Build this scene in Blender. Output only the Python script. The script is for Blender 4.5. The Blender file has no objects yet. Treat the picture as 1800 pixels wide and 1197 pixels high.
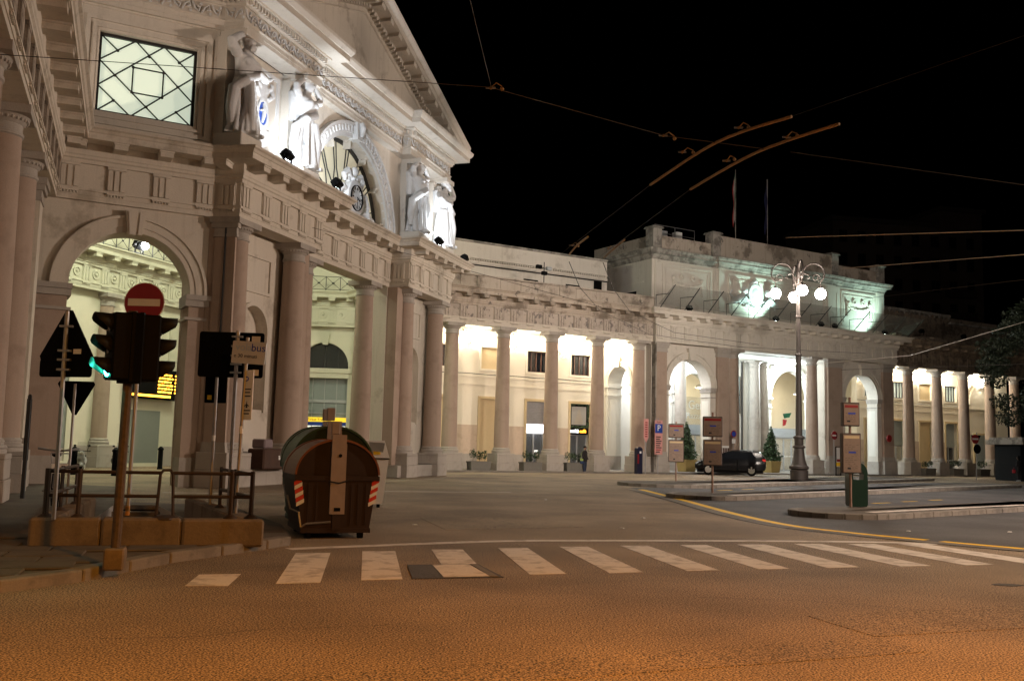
import bpy, bmesh, math, random
from mathutils import Matrix, Vector
R = math.radians
random.seed(7)
sc = bpy.context.scene
COL = sc.collection
# ------------------------------------------------------------------ camera
cam_d = bpy.data.cameras.new("camera")
cam = bpy.data.objects.new("camera", cam_d)
COL.objects.link(cam)
PITCH, ROLL, EYE = 0.1074, 0.0249, 1.65
_f = Vector((0, math.cos(PITCH), math.sin(PITCH)))
_u0 = Vector((0, -math.sin(PITCH), math.cos(PITCH)))
_r0 = Vector((1, 0, 0))
_r = _r0 * math.cos(ROLL) + _u0 * math.sin(ROLL)
_u = -_r0 * math.sin(ROLL) + _u0 * math.cos(ROLL)
cam.matrix_world = Matrix(((_r.x, _u.x, -_f.x, 0), (_r.y, _u.y, -_f.y, 0), (_r.z, _u.z, -_f.z, EYE), (0, 0, 0, 1)))
cam_d.sensor_fit = 'HORIZONTAL'
cam_d.sensor_width = 36
cam_d.lens = 34.56
cam_d.clip_end = 2000
sc.camera = cam
# ------------------------------------------------------------------ night sky
world = bpy.data.worlds.new("World")
sc.world = world
world.use_nodes = True
wn = world.node_tree.nodes
wl = world.node_tree.links
bg = wn["Background"]
sky = wn.new("ShaderNodeTexSky")
sky.sky_type = 'NISHITA'
sky.sun_disc = False
sky.sun_elevation = R(-6)
sky.sun_rotation = R(250)
wl.new(sky.outputs[0], bg.inputs[0])
bg.inputs[1].default_value = 0.003
sc.view_settings.view_transform = 'Standard'
sc.view_settings.look = 'None'
sc.view_settings.exposure = 0.4
sc.view_settings.gamma = 1
sc.render.engine = 'CYCLES'
sc.cycles.use_denoising = True
sc.cycles.max_bounces = 6
sc.cycles.diffuse_bounces = 3
sc.cycles.glossy_bounces = 3
sc.cycles.transmission_bounces = 4
sc.cycles.transparent_max_bounces = 12
sc.cycles.sample_clamp_indirect = 6
sc.cycles.caustics_reflective = False
sc.cycles.caustics_refractive = False

# ------------------------------------------------------------------ helpers
WM = {}

def link(o):
    COL.objects.link(o)
    return o

def place(name, data, parent=None, M=None):
    o = bpy.data.objects.new(name, data)
    link(o)
    M = M.copy() if M is not None else Matrix.Identity(4)
    if parent is not None:
        o.parent = parent
        o.matrix_parent_inverse = WM[parent.name].inverted()
    o.matrix_basis = M
    WM[o.name] = M
    return o

def T(x, y, z):
    return Matrix.Translation((x, y, z))

def RZ(a):
    return Matrix.Rotation(a, 4, 'Z')

def RX(a):
    return Matrix.Rotation(a, 4, 'X')

def RY(a):
    return Matrix.Rotation(a, 4, 'Y')

def S(x, y, z):
    return Matrix.Diagonal((x, y, z, 1))

def thing(name, label, cat, M=None, group=None):
    o = place(name, None, None, M)
    o.empty_display_size = 0.2
    return tag(o, label, cat, group)

def tag(o, label=None, cat=None, group=None, kind=None):
    if label: o["label"] = label
    if cat: o["category"] = cat
    if group: o["group"] = group
    if kind: o["kind"] = kind
    return o

SPLIT = {'arch_jamb', 'plinth', 'dado', 'attic_parapet', 'concourse_wall', 'kick_plate', 'vestibule_ceiling', 'attic_wall', 'attic_coping', 'roof', 'back_wall', 'string_course', 'attic_moulding', 'ceiling_cornice', 'bay_wall', 'inner_wall', 'floodlight_bracket', 'screen_rail', 'board_bracket', 'upper_wall', 'bag_flap', 'reveal'}
class MB:
    """collects shapes into one mesh"""
    def __init__(s, M=None):
        s.v = []; s.f = []; s.mi = []; s.cur = 0; s.cuts = []
        s.M = M if M is not None else Matrix.Identity(4)
    def add(s, vs, fs, M=None):
        m = s.M @ M if M is not None else s.M
        b = len(s.v); s.cuts.append((b, len(s.f)))
        s.v += [tuple(m @ Vector(p)) for p in vs]
        s.f += [tuple(i + b for i in f) for f in fs]
        s.mi += [s.cur] * len(fs)
        return s
    def box(s, x0, x1, y0, y1, z0, z1, M=None, tx=0.0, ty=0.0):
        # tx, ty: inset of the top face
        return s.add([(x0, y0, z0), (x1, y0, z0), (x1, y1, z0), (x0, y1, z0),
                      (x0 + tx, y0 + ty, z1), (x1 - tx, y0 + ty, z1), (x1 - tx, y1 - ty, z1), (x0 + tx, y1 - ty, z1)],
                     [(0, 3, 2, 1), (4, 5, 6, 7), (0, 1, 5, 4), (1, 2, 6, 5), (2, 3, 7, 6), (3, 0, 4, 7)], M)
    def cbox(s, c, d, M=None, rz=0):
        m = T(*c) @ RZ(rz)
        if M is not None: m = M @ m
        return s.box(-d[0] / 2, d[0] / 2, -d[1] / 2, d[1] / 2, -d[2] / 2, d[2] / 2, m)
    def cham(s, x0, x1, y0, y1, z0, z1, c=0.02, M=None):
        # box with chamfered edges
        vs = []; X = (x0, x1); Y = (y0, y1); Z = (z0, z1)
        idx = {}
        for i in range(2):
            for j in range(2):
                for k in range(2):
                    sx = c if i == 0 else -c; sy = c if j == 0 else -c; sz = c if k == 0 else -c
                    idx[i, j, k, 0] = len(vs); vs.append((X[i], Y[j] + sy, Z[k] + sz))
                    idx[i, j, k, 1] = len(vs); vs.append((X[i] + sx, Y[j], Z[k] + sz))
                    idx[i, j, k, 2] = len(vs); vs.append((X[i] + sx, Y[j] + sy, Z[k]))
        fs = []
        for i in range(2):
            q = [idx[i, 0, 0, 0], idx[i, 1, 0, 0], idx[i, 1, 1, 0], idx[i, 0, 1, 0]]
            fs.append(q if i else q[::-1])
            q = [idx[0, i, 0, 1], idx[0, i, 1, 1], idx[1, i, 1, 1], idx[1, i, 0, 1]]
            fs.append(q if i else q[::-1])
            q = [idx[0, 0, i, 2], idx[1, 0, i, 2], idx[1, 1, i, 2], idx[0, 1, i, 2]]
            fs.append(q if i else q[::-1])
        for i in range(2):
            for j in range(2):
                for k in range(2):
                    fs.append([idx[i, j, k, 0], idx[i, j, k, 1], idx[i, j, k, 2]])
                fs.append([idx[i, j, 0, 0], idx[i, j, 0, 1], idx[i, j, 1, 1], idx[i, j, 1, 0]])
                fs.append([idx[i, 0, j, 0], idx[i, 0, j, 2], idx[i, 1, j, 2], idx[i, 1, j, 0]])
                fs.append([idx[0, i, j, 1], idx[0, i, j, 2], idx[1, i, j, 2], idx[1, i, j, 1]])
        return s.add(vs, fs, M)
    def lathe(s, prof, seg=20, c=(0, 0, 0), M=None, a0=0.0, a1=2 * math.pi):
        full = abs(a1 - a0 - 2 * math.pi) < 1e-6
        n = seg if full else seg + 1
        vs = []
        for r, z in prof:
            for i in range(n):
                a = a0 + (a1 - a0) * i / seg
                vs.append((c[0] + r * math.cos(a), c[1] + r * math.sin(a), c[2] + z))
        fs = []
        for j in range(len(prof) - 1):
            for i in range(seg):
                k = (i + 1) % n
                fs.append((j * n + i, j * n + k, (j + 1) * n + k, (j + 1) * n + i))
        if full:
            fs.append(tuple(range(n))[::-1]); b = (len(prof) - 1) * n
            fs.append(tuple(b + i for i in range(n)))
        return s.add(vs, fs, M)
    def tube(s, pts, r, seg=6, M=None, flat=1.0):
        pts = [Vector(p) for p in pts]
        n = len(pts); rs = r if isinstance(r, (list, tuple)) else [r] * n
        vs = []; up = Vector((0, 0, 1))
        x = None
        for i, p in enumerate(pts):
            d = (pts[min(i + 1, n - 1)] - pts[max(i - 1, 0)])
            if d.length < 1e-9: d = Vector((0, 0, 1))
            d.normalize()
            if x is None:
                x = d.cross(up if abs(d.z) < 0.95 else Vector((1, 0, 0)))
            else:
                x = x - d * x.dot(d)
            if x.length < 1e-6: x = d.orthogonal()
            x.normalize(); y = d.cross(x)
            for k in range(seg):
                a = 2 * math.pi * k / seg
                vs.append(tuple(p + (x * math.cos(a) + y * math.sin(a) * flat) * rs[i]))
        fs = []
        for i in range(n - 1):
            for k in range(seg):
                l = (k + 1) % seg
                fs.append((i * seg + k, i * seg + l, (i + 1) * seg + l, (i + 1) * seg + k))
        fs.append(tuple(range(seg))[::-1]); b = (n - 1) * seg
        fs.append(tuple(b + k for k in range(seg)))
        return s.add(vs, fs, M)
    def sphere(s, c, r, seg=12, rings=8, M=None):
        if not isinstance(r, (tuple, list)): r = (r, r, r)
        vs = [(c[0], c[1], c[2] - r[2])]
        for j in range(1, rings):
            a = math.pi * j / rings - math.pi / 2
            for i in range(seg):
                b = 2 * math.pi * i / seg
                vs.append((c[0] + r[0] * math.cos(a) * math.cos(b), c[1] + r[1] * math.cos(a) * math.sin(b), c[2] + r[2] * math.sin(a)))
        vs.append((c[0], c[1], c[2] + r[2])); top = len(vs) - 1
        fs = [(0, 1 + (i + 1) % seg, 1 + i) for i in range(seg)]
        for j in range(rings - 2):
            for i in range(seg):
                a = 1 + j * seg + i; b = 1 + j * seg + (i + 1) % seg
                fs.append((a, b, b + seg, a + seg))
        o = 1 + (rings - 2) * seg
        fs += [(o + i, o + (i + 1) % seg, top) for i in range(seg)]
        return s.add(vs, fs, M)
    def prism(s, poly, y0, y1, M=None):
        # poly in x,z ; extruded in y
        n = len(poly)
        vs = [(p[0], y0, p[1]) for p in poly] + [(p[0], y1, p[1]) for p in poly]
        fs = [tuple(range(n)), tuple(range(2 * n - 1, n - 1, -1))]
        for i in range(n):
            j = (i + 1) % n
            fs.append((j, i, n + i, n + j))
        return s.add(vs, fs, M)
    def slab(s, poly, z0, z1, M=None):
        n = len(poly)
        vs = [(p[0], p[1], z0) for p in poly] + [(p[0], p[1], z1) for p in poly]
        fs = [tuple(range(n))[::-1], tuple(range(n, 2 * n))]
        for i in range(n):
            j = (i + 1) % n
            fs.append((i, j, n + j, n + i))
        return s.add(vs, fs, M)
    def loft(s, rings, M=None, cap=True):
        n = len(rings[0]); vs = [p for r in rings for p in r]; fs = []
        for j in range(len(rings) - 1):
            for i in range(n):
                k = (i + 1) % n
                fs.append((j * n + i, j * n + k, (j + 1) * n + k, (j + 1) * n + i))
        if cap:
            fs.append(tuple(range(n))[::-1]); b = (len(rings) - 1) * n
            fs.append(tuple(b + i for i in range(n)))
        return s.add(vs, fs, M)
    def sweep(s, path, prof, M=None, pre=None, post=None):
        # closed profile (out, z) swept along plan polyline, out = right of travel, mitred
        n = len(path); rings = []
        for i, p in enumerate(path):
            p = Vector(p)
            def nrm(a, b):
                d = (Vector(b) - Vector(a)).normalized(); return Vector((d.y, -d.x))
            if i == 0 and pre is None: m = nrm(path[0], path[1])
            elif i == n - 1 and post is None: m = nrm(path[-2], path[-1])
            else:
                a = nrm(path[i - 1] if i else pre, path[i]); b = nrm(path[i], path[i + 1] if i < n - 1 else post)
                m = (a + b); m = m / max(0.25, (1 + a.dot(b)))
            rings.append([(p.x + m.x * o, p.y + m.y * o, z) for o, z in prof])
        return s.loft(rings, M)
    def archwall(s, x0, x1, z0, z1, tc, hw, zs, y0, y1, M=None, seg=20, zbot=None):
        """wall slab from x0..x1, z0..z1 with an arched opening; thickness y0..y1"""
        zb = z0 if zbot is None else zbot
        s.box(x0, tc - hw, y0, y1, z0, z1, M); s.box(tc + hw, x1, y0, y1, z0, z1, M)
        if zb > z0 + 1e-6: s.box(tc - hw, tc + hw, y0, y1, z0, zb, M)
        vs = []; fs = []
        for i in range(seg + 1):
            a = math.pi - math.pi * i / seg
            x = tc + hw * math.cos(a); z = zs + hw * math.sin(a)
            vs += [(x, y0, z), (x, y0, z1), (x, y1, z1), (x, y1, z)]
        for i in range(seg):
            b = i * 4; c = b + 4
            fs += [(b, c, c + 1, b + 1), (b + 1, c + 1, c + 2, b + 2), (b + 2, c + 2, c + 3, b + 3), (b + 3, c + 3, c, b)]
        return s.add(vs, fs, M)
    def archring(s, tc, zs, r0, r1, y0, y1, M=None, seg=20, a0=0.0, a1=math.pi):
        vs = []; fs = []
        for i in range(seg + 1):
            a = a0 + (a1 - a0) * i / seg
            for r, y in ((r0, y0), (r1, y0), (r1, y1), (r0, y1)):
                vs.append((tc + r * math.cos(a), y, zs + r * math.sin(a)))
        for i in range(seg):
            b = i * 4; c = b + 4
            for k in range(4):
                l = (k + 1) % 4
                fs.append((b + k, b + l, c + l, c + k))
        fs += [(3, 2, 1, 0), (seg * 4, seg * 4 + 1, seg * 4 + 2, seg * 4 + 3)]
        return s.add(vs, fs, M)
    def mesh(s, name, mats, smooth=False):
        me = bpy.data.meshes.new(name)
        me.from_pydata(s.v, [], s.f)
        if not isinstance(mats, (list, tuple)): mats = [mats]
        for m in mats: me.materials.append(m)
        if len(mats) > 1: me.polygons.foreach_set("material_index", s.mi)
        bm = bmesh.new(); bm.from_mesh(me); bmesh.ops.recalc_face_normals(bm, faces=bm.faces); bm.to_mesh(me); bm.free()
        if smooth:
            me.shade_smooth()
            try: me.set_sharp_from_angle(angle=R(35))
            except Exception: pass
        me.update()
        return me
    def build(s, name, mats, parent=None, smooth=False, M=None):
        if name in SPLIT and len(s.cuts) > 1:
            out = None; c = s.cuts + [(len(s.v), len(s.f))]
            for (v0, f0), (v1, f1) in zip(c[:-1], c[1:]):
                b = MB(); b.v = s.v[v0:v1]; b.f = [tuple(i - v0 for i in f) for f in s.f[f0:f1]]; b.mi = s.mi[f0:f1]
                o = place(name, b.mesh(name, mats, smooth), parent, M); out = out or o
            return out
        return place(name, s.mesh(name, mats, smooth), parent, M)

def remesh(mb, name, mat, vox, smooth_it=2, noise=0.0):
    """fuse the collected closed shapes into one continuous skin"""
    me = mb.mesh(name, mat)
    o = bpy.data.objects.new("tmp", me); link(o)
    m = o.modifiers.new("r", 'REMESH'); m.mode = 'VOXEL'; m.voxel_size = vox; m.use_smooth_shade = True
    if smooth_it:
        m2 = o.modifiers.new("s", 'SMOOTH'); m2.iterations = smooth_it; m2.factor = 0.5
    dg = bpy.context.evaluated_depsgraph_get()
    out = bpy.data.meshes.new_from_object(o.evaluated_get(dg))
    out.name = name
    bpy.data.objects.remove(o); bpy.data.meshes.remove(me)
    if not out.materials: out.materials.append(mat)
    out.shade_smooth()
    return out

def text(name, body, size, mat, parent, M, ext=0.004, align='CENTER', sx=1.0):
    cu = bpy.data.curves.new("txt", 'FONT')
    cu.body = body; cu.size = size; cu.extrude = ext; cu.align_x = align; cu.align_y = 'CENTER'; cu.resolution_u = 3
    o = bpy.data.objects.new("tmp", cu); link(o)
    dg = bpy.context.evaluated_depsgraph_get()
    me = bpy.data.meshes.new_from_object(o.evaluated_get(dg))
    bpy.data.objects.remove(o)
    me.materials.clear(); me.materials.append(mat)
    # text lies in xy plane -> stand it up facing -y
    me.transform(RX(R(90)) @ S(sx, 1, 1))
    me.name = name
    return place(name, me, parent, M)

def lamp(name, kind, loc, watts, color, parent=None, radius=0.1, aim=None, spot=None, blend=0.5):
    d = bpy.data.lights.new(name, kind)
    d.energy = watts; d.color = color
    d.shadow_soft_size = radius
    M = T(*loc)
    if kind == 'SPOT':
        d.spot_size = R(spot); d.spot_blend = blend
        v = (Vector(aim) - Vector(loc)).normalized()
        M = M @ v.to_track_quat('-Z', 'Y').to_matrix().to_4x4()
    return place(name, d, parent, M)

# ------------------------------------------------------------------ materials
def _mat(name):
    m = bpy.data.materials.new(name); m.use_nodes = True
    return m, m.node_tree.nodes, m.node_tree.links, m.node_tree.nodes["Principled BSDF"]

def flat(name, col, rough=0.6, metal=0.0, emit=0.0, ecol=None, var=0.12, scale=6.0, bump=0.0, bscale=60.0, alpha=1.0, spec=0.4):
    m, n, l, p = _mat(name)
    p.inputs['Roughness'].default_value = rough; p.inputs['Metallic'].default_value = metal
    p.inputs['Specular IOR Level'].default_value = spec
    p.inputs['Base Color'].default_value = (*col, 1)
    tc = n.new('ShaderNodeTexCoord')
    if var > 0:
        nz = n.new('ShaderNodeTexNoise'); nz.inputs['Scale'].default_value = scale; nz.inputs['Detail'].default_value = 5
        l.new(tc.outputs['Object'], nz.inputs['Vector'])
        mx = n.new('ShaderNodeMix'); mx.data_type = 'RGBA'
        mx.inputs[6].default_value = (*[c * (1 - var) for c in col], 1); mx.inputs[7].default_value = (*[min(1, c * (1 + var)) for c in col], 1)
        l.new(nz.outputs['Fac'], mx.inputs[0]); l.new(mx.outputs[2], p.inputs['Base Color'])
    if bump > 0:
        nb = n.new('ShaderNodeTexNoise'); nb.inputs['Scale'].default_value = bscale; nb.inputs['Detail'].default_value = 4
        l.new(tc.outputs['Object'], nb.inputs['Vector'])
        b = n.new('ShaderNodeBump'); b.inputs['Strength'].default_value = bump; b.inputs['Distance'].default_value = 0.01
        l.new(nb.outputs['Fac'], b.inputs['Height']); l.new(b.outputs[0], p.inputs['Normal'])
    if emit > 0:
        p.inputs['Emission Color'].default_value = (*(ecol or col), 1); p.inputs['Emission Strength'].default_value = emit
    if alpha < 1: p.inputs['Alpha'].default_value = alpha
    return m

def masonry(name, col, dark, stain=0.35, sscale=0.9, thr=0.55, rough=0.85, grain=0.12, gscale=25.0, bump=0.25, streak=0.25, third=None, thr3=0.62):
    """plaster / stone: base tone, fine grain, blotchy weathering with its own shape, vertical run-off streaks"""
    m, n, l, p = _mat(name)
    p.inputs['Roughness'].default_value = rough; p.inputs['Specular IOR Level'].default_value = 0.25
    tc = n.new('ShaderNodeTexCoord')
    def noise(sc_, det=6, rough_=0.6, vec=None):
        nz = n.new('ShaderNodeTexNoise'); nz.inputs['Scale'].default_value = sc_; nz.inputs['Detail'].default_value = det; nz.inputs['Roughness'].default_value = rough_
        l.new(vec or tc.outputs['Object'], nz.inputs['Vector']); return nz.outputs['Fac']
    def ramp(f, a, b):
        r = n.new('ShaderNodeMapRange'); r.inputs[1].default_value = a; r.inputs[2].default_value = b
        l.new(f, r.inputs[0]); return r.outputs[0]
    def mix(f, a, b, k=1.0):
        mx = n.new('ShaderNodeMix'); mx.data_type = 'RGBA'
        if k != 1.0:
            mm = n.new('ShaderNodeMath'); mm.operation = 'MULTIPLY'; mm.inputs[1].default_value = k; l.new(f, mm.inputs[0]); f = mm.outputs[0]
        l.new(f, mx.inputs[0])
        for i, c in ((6, a), (7, b)):
            if isinstance(c, tuple): mx.inputs[i].default_value = (*c, 1)
            else: l.new(c, mx.inputs[i])
        return mx.outputs[2]
    g = noise(gscale, 4)
    c0 = mix(g, tuple(c * (1 - grain) for c in col), tuple(min(1, c * (1 + grain)) for c in col))
    big = noise(sscale, 8, 0.65)
    c1 = mix(ramp(big, thr, thr + 0.1), c0, dark, stain)
    mp = n.new('ShaderNodeMapping'); mp.inputs['Scale'].default_value = (3.0, 3.0, 0.18); l.new(tc.outputs['Object'], mp.inputs['Vector'])
    st = noise(1.6, 5, 0.6, mp.outputs[0])
    c2 = mix(ramp(st, 0.52, 0.75), c1, tuple(d * 0.9 for d in dark), streak)
    if third:
        t3 = noise(sscale * 1.7 + 0.37, 7, 0.7)
        c2 = mix(ramp(t3, thr3, thr3 + 0.04), c2, third, 0.85)
    l.new(c2, p.inputs['Base Color'])
    b = n.new('ShaderNodeBump'); b.inputs['Strength'].default_value = bump; b.inputs['Distance'].default_value = 0.02
    l.new(noise(gscale * 0.6, 6), b.inputs['Height']); l.new(b.outputs[0], p.inputs['Normal'])
    return m

M_ = {}
M_['plaster'] = masonry('cream_plaster', (.62, .56, .48), (.30, .25, .19), .55, .7, .56, streak=.3)
M_['plaster_up'] = masonry('attic_plaster', (.63, .58, .51), (.3, .25, .2), .4, .8, .57, streak=.2)
M_['white_pl'] = masonry('white_plaster', (.74, .71, .64), (.54, .50, .42), .25, .6, .58, streak=.08, bump=.08)
M_['warm_pl'] = masonry('warm_plaster', (.80, .74, .62), (.64, .57, .45), .25, .6, .58, streak=.05, bump=.06)
M_['inner'] = masonry('inner_plaster', (.60, .58, .46), (.42, .40, .30), .25, .6, .58, streak=.08, bump=.08)
M_['granite'] = masonry('pink_granite', (.39, .295, .235), (.25, .18, .14), .42, .6, .53, gscale=45, grain=.25, streak=.2, bump=.15)
M_['stone'] = masonry('grey_stone', (.40, .36, .32), (.24, .21, .18), .35, 1.3, .52, gscale=35, grain=.2, streak=.25)
M_['marble'] = masonry('pale_marble', (.66, .66, .66), (.42, .41, .40), .3, 1.6, .56, streak=.25, gscale=14, bump=.3)
M_['carve'] = masonry('dark_carving', (.42, .36, .30), (.17, .14, .11), .7, 2.2, .5, streak=.4, gscale=12, bump=.5)
M_['weather'] = masonry('weathered_plaster', (.47, .40, .33), (.16, .13, .10), .8, .55, .5, streak=.35, third=(.13, .115, .10), thr3=.6, bump=.5)
M_['frieze'] = masonry('peeling_frieze', (.49, .42, .36), (.24, .21, .18), .5, .9, .54, streak=.25, third=(.15, .135, .125), thr3=.55, bump=.4)
M_['unlit_ruin'] = masonry('crumbled_brick_unlit', (.30, .24, .18), (.12, .09, .07), .8, .9, .48, streak=.3, third=(.08, .07, .06), thr3=.57, bump=.9)
M_['ledge'] = masonry('sooty_ledge', (.36, .33, .29), (.14, .125, .11), .8, 1.2, .46, streak=.45)
M_['paving'] = masonry('paving_stone', (.13, .11, .09), (.065, .055, .045), .5, 1.5, .5, gscale=30, grain=.25, streak=0, bump=.35)
M_['kerb'] = masonry('kerb_granite', (.21, .185, .16), (.11, .095, .08), .5, 2.0, .5, gscale=50, grain=.3, streak=0, bump=.3)
M_['parapet'] = masonry('parapet_stone', (.20, .155, .115), (.10, .075, .055), .5, 1.5, .52, gscale=30, grain=.25, streak=.35, bump=.4)
M_['black'] = flat('black_metal', (.005, .005, .005), .6, spec=.06)
M_['iron'] = flat('dark_iron', (.02, .019, .018), .55, bump=.2)
M_['rail'] = flat('rusty_rail_paint', (.045, .03, .022), .6, bump=.3)
M_['galv'] = flat('galvanised_pole', (.30, .29, .29), .45, .7, var=.2)
M_['rustpole'] = flat('weathered_pole_paint', (.075, .055, .042), .75, var=.7, scale=14, bump=.3)
M_['signback'] = flat('sign_back', (.004, .004, .004), .8, spec=.04)
M_['sign_white'] = flat('sign_white', (.72, .70, .68), .5)
M_['sign_red'] = flat('sign_red', (.26, .008, .01), .45)
M_['sign_blue'] = flat('sign_blue', (.02, .06, .34), .45)
M_['yellow'] = flat('yellow_paint', (.85, .52, .02), .7, var=.2, scale=3, bump=.2)
M_['txt_black'] = flat('print_black', (.015, .015, .02), .6, var=0)
M_['txt_blue'] = flat('print_blue', (.02, .05, .42), .6, var=0)
M_['txt_pale'] = flat('print_pale_blue', (.42, .52, .70), .6, var=0)
M_['txt_white'] = flat('print_white', (.8, .8, .8), .6, var=0)
M_['green_shade'] = flat('plant_leaf', (.035, .065, .025), .6, var=.5, scale=20)
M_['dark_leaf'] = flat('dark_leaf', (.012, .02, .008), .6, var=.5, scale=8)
M_['bark'] = flat('bark', (.05, .035, .025), .9, bump=.5)
M_['glass_dark'] = flat('dark_glass', (.012, .014, .018), .08, var=0, spec=.6)
M_['grey_door'] = flat('grey_door', (.20, .22, .20), .5, var=.06)
M_['grey_frame'] = flat('grey_frame', (.38, .39, .40), .4, var=.06)
M_['wood_frame'] = flat('brown_frame', (.07, .03, .02), .5)
M_['beige'] = flat('beige_panel', (.60, .47, .28), .7, var=.05)
M_['wire'] = flat('wire', (.05, .045, .04), .6, .2)
M_['palewire'] = flat('pale_wire', (.55, .50, .45), .5, .2)
M_['tubeamber'] = flat('trolley_guide', (.34, .22, .10), .5, .3, var=.3, scale=10)
M_['net'] = flat('safety_net', (.20, .21, .19), .9, var=.2, scale=40, alpha=.42)
M_['glass_clear'] = flat('clear_glass', (.3, .33, .36), .05, var=0, alpha=.22)

def lit(name, col, e):
    return flat(name, col, .5, emit=e, ecol=col, var=0)
# ------------------------------------------------------------------ ground
def asphalt(name, col, speck, var=.3):
    m, n, l, p = _mat(name)
    p.inputs['Roughness'].default_value = .8; p.inputs['Specular IOR Level'].default_value = .3
    tc = n.new('ShaderNodeTexCoord')
    def noise(s_, d=3):
        z = n.new('ShaderNodeTexNoise'); z.inputs['Scale'].default_value = s_; z.inputs['Detail'].default_value = d
        l.new(tc.outputs['Object'], z.inputs['Vector']); return z.outputs['Fac']
    vo = n.new('ShaderNodeTexVoronoi'); vo.inputs['Scale'].default_value = 130; l.new(tc.outputs['Object'], vo.inputs['Vector'])
    r1 = n.new('ShaderNodeMapRange'); r1.inputs[1].default_value = .40; r1.inputs[2].default_value = .60; l.new(noise(58, 3), r1.inputs[0])
    a = n.new('ShaderNodeMix'); a.data_type = 'RGBA'; a.inputs[6].default_value = (*[c * (1 - speck) for c in col], 1); a.inputs[7].default_value = (*[c * (1 + speck) for c in col], 1)
    l.new(r1.outputs[0], a.inputs[0])
    c_ = n.new('ShaderNodeMix'); c_.data_type = 'RGBA'; c_.blend_type = 'MULTIPLY'; c_.inputs[0].default_value = .7
    hs = n.new('ShaderNodeHueSaturation'); hs.inputs['Saturation'].default_value = 0; hs.inputs['Value'].default_value = 1.6; l.new(vo.outputs['Color'], hs.inputs['Color'])
    l.new(a.outputs[2], c_.inputs[6]); l.new(hs.outputs[0], c_.inputs[7])
    r2 = n.new('ShaderNodeMapRange'); r2.inputs[1].default_value = .35; r2.inputs[2].default_value = .68; r2.inputs[3].default_value = 1 - var; r2.inputs[4].default_value = 1 + var * .6
    l.new(noise(.35, 7), r2.inputs[0])
    b = n.new('ShaderNodeMix'); b.data_type = 'RGBA'; b.blend_type = 'MULTIPLY'; b.inputs[0].default_value = 1
    l.new(c_.outputs[2], b.inputs[6]); l.new(r2.outputs[0], b.inputs[7]); l.new(b.outputs[2], p.inputs['Base Color'])
    bp = n.new('ShaderNodeBump'); bp.inputs['Strength'].default_value = .18; bp.inputs['Distance'].default_value = .012
    l.new(vo.outputs['Distance'], bp.inputs['Height']); l.new(bp.outputs[0], p.inputs['Normal'])
    return m
M_['asphalt'] = asphalt('asphalt', (.25, .19, .13), .9, .32)
M_['asphalt_dark'] = asphalt('bus_bay_asphalt', (.085, .08, .08), .3)
M_['zebra'] = masonry('road_marking', (.74, .68, .62), (.32, .27, .23), .55, 2.6, .5, gscale=30, grain=.22, streak=0, bump=.3)

def sheet(name, outer, hole, z, mat):
    bm = bmesh.new()
    for loop in (outer, hole):
        if not loop: continue
        vs = [bm.verts.new((x, y, z)) for x, y in loop]
        for i in range(len(vs)): bm.edges.new((vs[i], vs[(i + 1) % len(vs)]))
    bmesh.ops.triangle_fill(bm, use_beauty=True, use_dissolve=False, edges=bm.edges[:])
    for f in bm.faces:
        if f.normal.z < 0: f.normal_flip()
    me = bpy.data.meshes.new(name); bm.to_mesh(me); bm.free(); me.materials.append(mat)
    return place(name, me)

SM = T(-6.70, 13.95, 0) @ RZ(R(15.5))          # stairwell frame
SW, SD = 3.22, 9.0
def sxy(x, y):
    p = SM @ Vector((x - x / SW * .22 * y, y, 0)); return (p.x, p.y)
HOLE = [sxy(.35, .35), sxy(SW - .35, .35), sxy(SW - .35, SD), sxy(.35, SD)]
ground = tag(sheet('road', [(-300, -60), (300, -60), (300, 400), (-300, 400)], HOLE, 0, M_['asphalt']), kind='structure')

KERB = [(-9.0, 6.5), (-6.2, 8.7), (-5.28, 10.45), (-4.82, 11.46), (-4.46, 13.3), (-3.66, 15.3), (-3.45, 16.0)]
WALK = KERB + [(-4.2, 18.6), (-6.6, 23.6), (-9.4, 24.0), (-10.6, 27.5), (-12.2, 31.2), (-15.5, 32.5), (-24, 24), (-20, 6)]
side = tag(sheet('sidewalk', WALK, HOLE, .10, M_['paving']), kind='structure')
def inpoly(x, y, P):
    c = False; j = len(P) - 1
    for i in range(len(P)):
        if (P[i][1] > y) != (P[j][1] > y) and x < (P[j][0] - P[i][0]) * (y - P[i][1]) / (P[j][1] - P[i][1]) + P[i][0]: c = not c
        j = i
    return c
# paving slabs near the kerb, each one a piece of its own
sm = [MB().cham(-.46, .46, -.30, .30, -.03, .0, .012).mesh('paving_slab', M_['paving']) for _ in range(1)]
fr = T(-5.2, 10.6, 0) @ RZ(R(18))
for j in range(-3, 9):
    for i in range(-7, 5):
        lx, ly = i * .95 + (j % 2) * .47, j * .63
        ok = True
        for cx in (-.5, .5):
            for cy in (-.34, .34):
                p = fr @ Vector((lx + cx, ly + cy, 0))
                q = SM.inverted() @ p
                if not inpoly(p.x, p.y, WALK) or (-.05 < q.x < SW + .05 and -.05 < q.y < SD): ok = False
        if ok:
            place('paving_slab', sm[0], side, fr @ T(lx, ly, .128 + random.uniform(-.006, .004)) @ RZ(random.uniform(-.01, .01)))
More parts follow.
